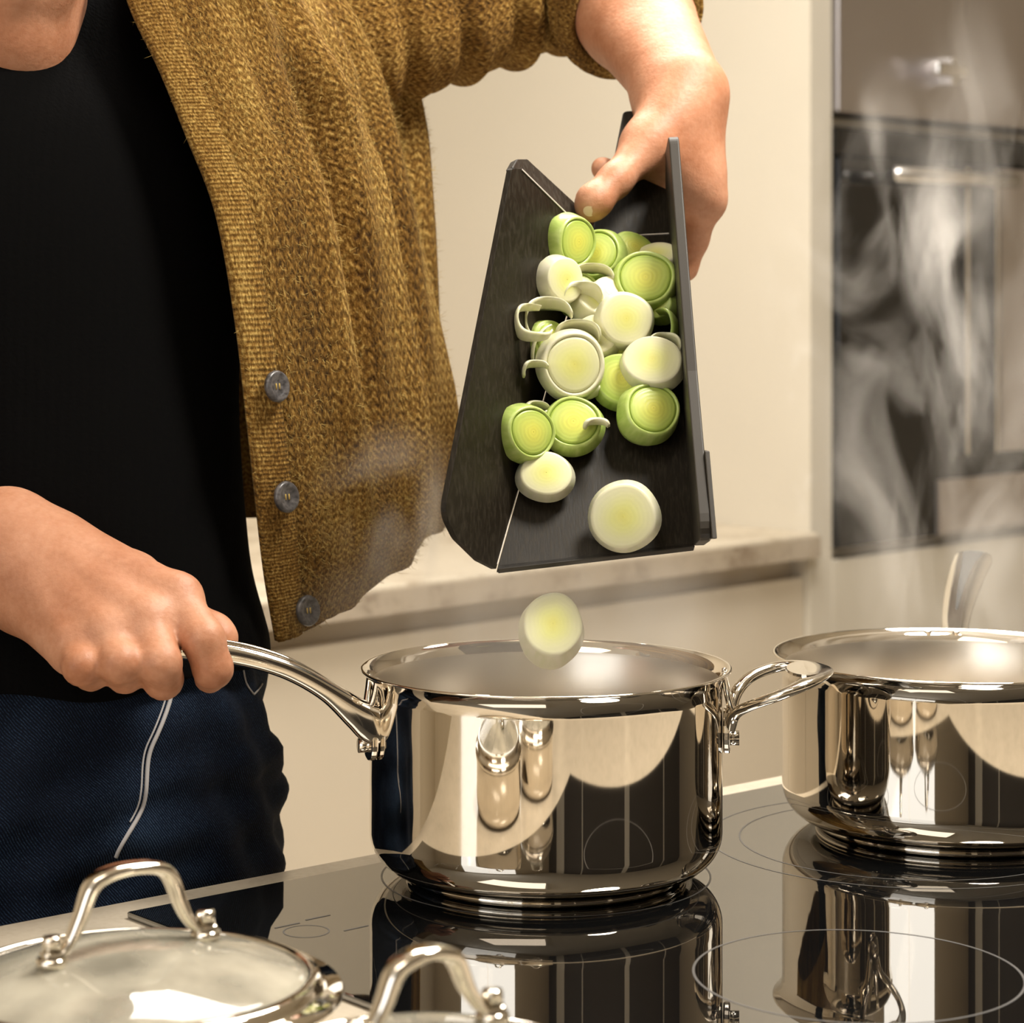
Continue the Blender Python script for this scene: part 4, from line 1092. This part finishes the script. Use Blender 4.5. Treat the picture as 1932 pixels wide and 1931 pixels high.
# button band along the front edge
bw = 9
Gd = Vg.reshape(nr, nc, 3)[:, :bw]; Nd = Ng.reshape(nr, nc, 3)[:, :bw]
prof_ = np.sqrt(np.clip(1 - (2 * np.linspace(0, 1, bw) - 1) ** 4, 0, 1)) * .0022 + .0004
Bd = Gd + Nd * prof_[None, :, None]
band = mobj('button_band', Bd.reshape(-1, 3), np.array(grid_faces(nr, bw)), M_rib, card, uv=UV.reshape(nr, nc, 2)[:, :bw].reshape(-1, 2))
sm_ = band.modifiers.new('thick', 'SOLIDIFY'); sm_.thickness = .0025; sm_.offset = 0
# hem band
# sleeves
def sleeve(path, rad, name, uv_l, seed, squash=1.0):
    n1, n2 = 150, 90
    pts = catmull(path, n1); rr = catmull(np.array([[r] for r in rad]), n1)[:, 0]
    T = np.gradient(pts, axis=0); L_ = np.cumsum(np.linalg.norm(T, axis=1)); T /= np.linalg.norm(T, axis=1)[:, None]
    S = np.cross(T, (0.2, 0.5, .85)); S /= np.linalg.norm(S, axis=1)[:, None]; U_ = np.cross(S, T)
    a = np.linspace(0, 2 * math.pi, n2)
    f = np.linspace(0, 1, n1)
    ripple = (.0045 * np.sin(L_[:, None] * 2 * math.pi / .042 + 1.6 * np.sin(a[None] + seed)) + .003 * np.sin(L_[:, None] * 2 * math.pi / .023 + 2 * np.cos(2 * a[None] + seed))) * np.clip(f[:, None] * 1.6, .25, 1)
    R_ = rr[:, None] + ripple
    V_ = pts[:, None] + S[:, None] * (np.cos(a)[None, :, None] * R_[..., None]) + U_[:, None] * (np.sin(a)[None, :, None] * R_[..., None] * squash)
    uv_ = np.stack([np.tile(a[None] * .055, (n1, 1)), np.tile(L_[:, None], (1, n2))], -1).reshape(-1, 2)
    F_ = np.array(grid_faces(n1, n2))
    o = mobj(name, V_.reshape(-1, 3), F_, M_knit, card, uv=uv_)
    m_ = o.modifiers.new('thick', 'SOLIDIFY'); m_.thickness = .004; m_.offset = 0
    # rolled cuff
    e_ = pts[-1]; t_ = T[-1]
    cv = []
    nn = 90
    for k in range(nn + 1):
        b_ = 2 * math.pi * k / nn; dv = S[-1] * math.cos(b_) + U_[-1] * math.sin(b_)
        for q in np.linspace(0, 2 * math.pi, 17):
            cv.append(e_ - t_ * .006 + dv * (rr[-1] - .001 + .0062 * math.sin(q) + .0012 * math.sin(5 * b_ + seed)) + t_ * .0125 * math.cos(q))
    cuff = mobj('rolled_cuff', np.array(cv), np.array(grid_faces(nn + 1, 17)), M_knit, card, uv=np.array([[i * .0042, j * .004] for i in range(nn + 1) for j in range(17)]))
    return V_.reshape(-1, 3), F_
cu = elL * .53 + wrL * .47
slV, slF = sleeve([shL - LF * .075 - up * .012, shL, shL * .55 + elL * .45 - up * .004, elL * .93 + shL * .07 - up * .004, elL * .85 + wrL * .15 + np.array([-.004, 0, -.004]), cu], [.082, .080, .066, .060, .056, .047], 'sleeve', 0, 1.0)
sleeve([shR + LF * .05, shR, shR * .5 + elR * .5, elR, elR * .75 + wrR * .25, elR * .55 + wrR * .45], [.07, .074, .066, .060, .054, .047], 'sleeve', 0, 2.0)
# buttons
bvh_c = BVHTree.FromPolygons([tuple(p) for p in Bd.reshape(-1, 3)], [tuple(f) for f in grid_faces(nr, bw)])
bvh_k = BVHTree.FromPolygons([tuple(p) for p in Vg], [tuple(int(i) for i in f) for f in Fg])
for px, py, tilt in ((511, 727, .5), (529, 933, .35), (574, 1146, .55)):
    h_, n_, _, _ = cast(bvh_c, px, py)
    if h_ is None: h_, n_, _, _ = cast(bvh_k, px, py)
    if h_ is None: continue
    n_ = np.array(n_)
    if n_[1] > 0: n_ = -n_
    c = np.array(h_) + n_ * .0065
    ax = np.array([.62 + .3 * tilt, -.62, .12]); ax /= np.linalg.norm(ax)
    e1 = np.cross(ax, (0, 0, 1)); e1 /= np.linalg.norm(e1); e2 = np.cross(ax, e1)
    pf = [(.0002, .0010), (.004, .0010), (.0058, .0016), (.0078, .0026), (.0092, .0022), (.0098, .0008), (.0094, -.0010), (.006, -.0016), (.0002, -.0016)]
    Vv, Ff = lathe(pf, 0, 0, 32)
    b = mobj('button', c + Vv[:, :1] * e1 + Vv[:, 1:2] * e2 + Vv[:, 2:] * ax, Ff, M_button, card); b['label'] = 'round grey horn button'
    for s in (-1, 1):
        a_ = c + e1 * .0014 * s + ax * .0012
        mobj('thread', *rod(a_ - e2 * .0018, a_ + e2 * .0018, .0005, 8), M_fuzz, b)
# wool fuzz: thousands of fine fibres standing off the knit
def fuzz(Vs, Fs, n, length, pick=None):
    Fs = np.asarray(Fs); Vs = np.asarray(Vs)
    if pick is not None: Fs = Fs[pick(Vs[Fs].mean(1))]
    i = rng.integers(0, len(Fs), n); w_ = rng.random((n, 2))
    a, b, c, d = (Vs[Fs[i, k]] for k in range(4))
    p = a * ((1 - w_[:, :1]) * (1 - w_[:, 1:])) + b * (w_[:, :1] * (1 - w_[:, 1:])) + c * (w_[:, :1] * w_[:, 1:]) + d * ((1 - w_[:, :1]) * w_[:, 1:])
    nn = np.cross(c - a, d - b); nn /= np.linalg.norm(nn, axis=1)[:, None]
    dr = nn * rng.choice([-1, 1], (n, 1)) * 0 + nn + rng.normal(0, .75, (n, 3)); dr /= np.linalg.norm(dr, axis=1)[:, None]
    L_ = length * (.4 + rng.random((n, 1)))
    s = np.cross(dr, rng.normal(0, 1, (n, 3))); s /= np.linalg.norm(s, axis=1)[:, None]
    mid = p + dr * L_ * .55 + s * L_ * .12; end = mid + (dr + rng.normal(0, .7, (n, 3))) * L_ * .4
    w_ = .00013
    V_ = np.stack([p - s * w_, p + s * w_, mid + s * w_, mid - s * w_, end], 1).reshape(-1, 3)
    F_ = []
    for k in range(n): q = k * 5; F_ += [(q, q + 1, q + 2, q + 3), (q + 3, q + 2, q + 4)]
    return V_, F_
v1, f1 = fuzz(Vg, Fg, 16000, .0048, lambda m: (m[:, 0] > -.26) & (m[:, 1] < 1.72))
v2, f2 = fuzz(slV, slF, 9000, .0048)
fz = mobj('wool_fuzz', *join([(v1, f1), (v2, f2)]), M_fuzz, card, smooth=False); fz['kind'] = 'stuff'

# ------------------------------------------------------------------ steam
def steam(name, c, rad, dens, scale, lo, hi, label, tilt=0., seed=0.):
    m = bpy.data.materials.new(name + '_vapour'); m.use_nodes = True; nt = m.node_tree; nt.nodes.clear()
    t = NT(m)
    out = nt.nodes.new('ShaderNodeOutputMaterial'); sca = nt.nodes.new('ShaderNodeVolumeScatter')
    sca.inputs['Color'].default_value = (0.99, 0.955, 0.90, 1); sca.inputs['Anisotropy'].default_value = 0.2
    ob = t.obj()
    ln = t.n('ShaderNodeVectorMath', operation='LENGTH'); t.l(ob, ln.inputs[0])
    fall = t.n('ShaderNodeMapRange', interpolation_type='SMOOTHSTEP'); t.l(ln.outputs['Value'], fall.inputs[0])
    fall.inputs[1].default_value = 1.0; fall.inputs[2].default_value = 0.25; fall.inputs[3].default_value = 0; fall.inputs[4].default_value = 1
    mp = t.n('ShaderNodeMapping'); mp.inputs['Scale'].default_value = (1.0, 1.0, .42); mp.inputs['Location'].default_value = (seed, seed * .7, 0); t.l(t.geo(), mp.inputs[0])
    nz = t.n('ShaderNodeTexNoise'); nz.inputs['Scale'].default_value = scale; nz.inputs['Detail'].default_value = 4; nz.inputs['Roughness'].default_value = .55; nz.inputs['Distortion'].default_value = 1.4
    t.l(mp.outputs[0], nz.inputs['Vector'])
    mr = t.n('ShaderNodeMapRange'); t.l(nz.outputs['Fac'], mr.inputs[0]); mr.inputs[1].default_value = lo; mr.inputs[2].default_value = hi
    d = t.math('MULTIPLY', t.math('MULTIPLY', fall.outputs[0], mr.outputs[0]), dens)
    t.l(d, sca.inputs['Density']); t.l(sca.outputs[0], out.inputs['Volume'])
    b = bmesh.new(); bmesh.ops.create_icosphere(b, subdivisions=4, radius=1.0); me = bpy.data.meshes.new(name); b.to_mesh(me); b.free()
    o = bpy.data.objects.new(name, me); C.objects.link(o); me.materials.append(m)
    o.location = c; o.scale = rad; o.rotation_euler = (0, tilt, 0)
    setp(o, label, 'steam', None, 'stuff')
    return o
steam('steam', P(1765, 740, 1.60), (.15, .10, .31), 12, 13, .535, .66, 'tall wispy column of steam rising from the saucepan by the ovens', .06, 1.3)
steam('steam', P(1020, 1160, 1.40), (.16, .10, .065), 7, 16, .38, .65, 'low steam haze hanging over the saucepan under the chopping board', 0, 4.1)
steam('steam', P(752, 965, 1.43), (.062, .04, .060), 16, 22, .45, .62, 'drifting steam puff in front of the cardigan hem', .5, 7.7)
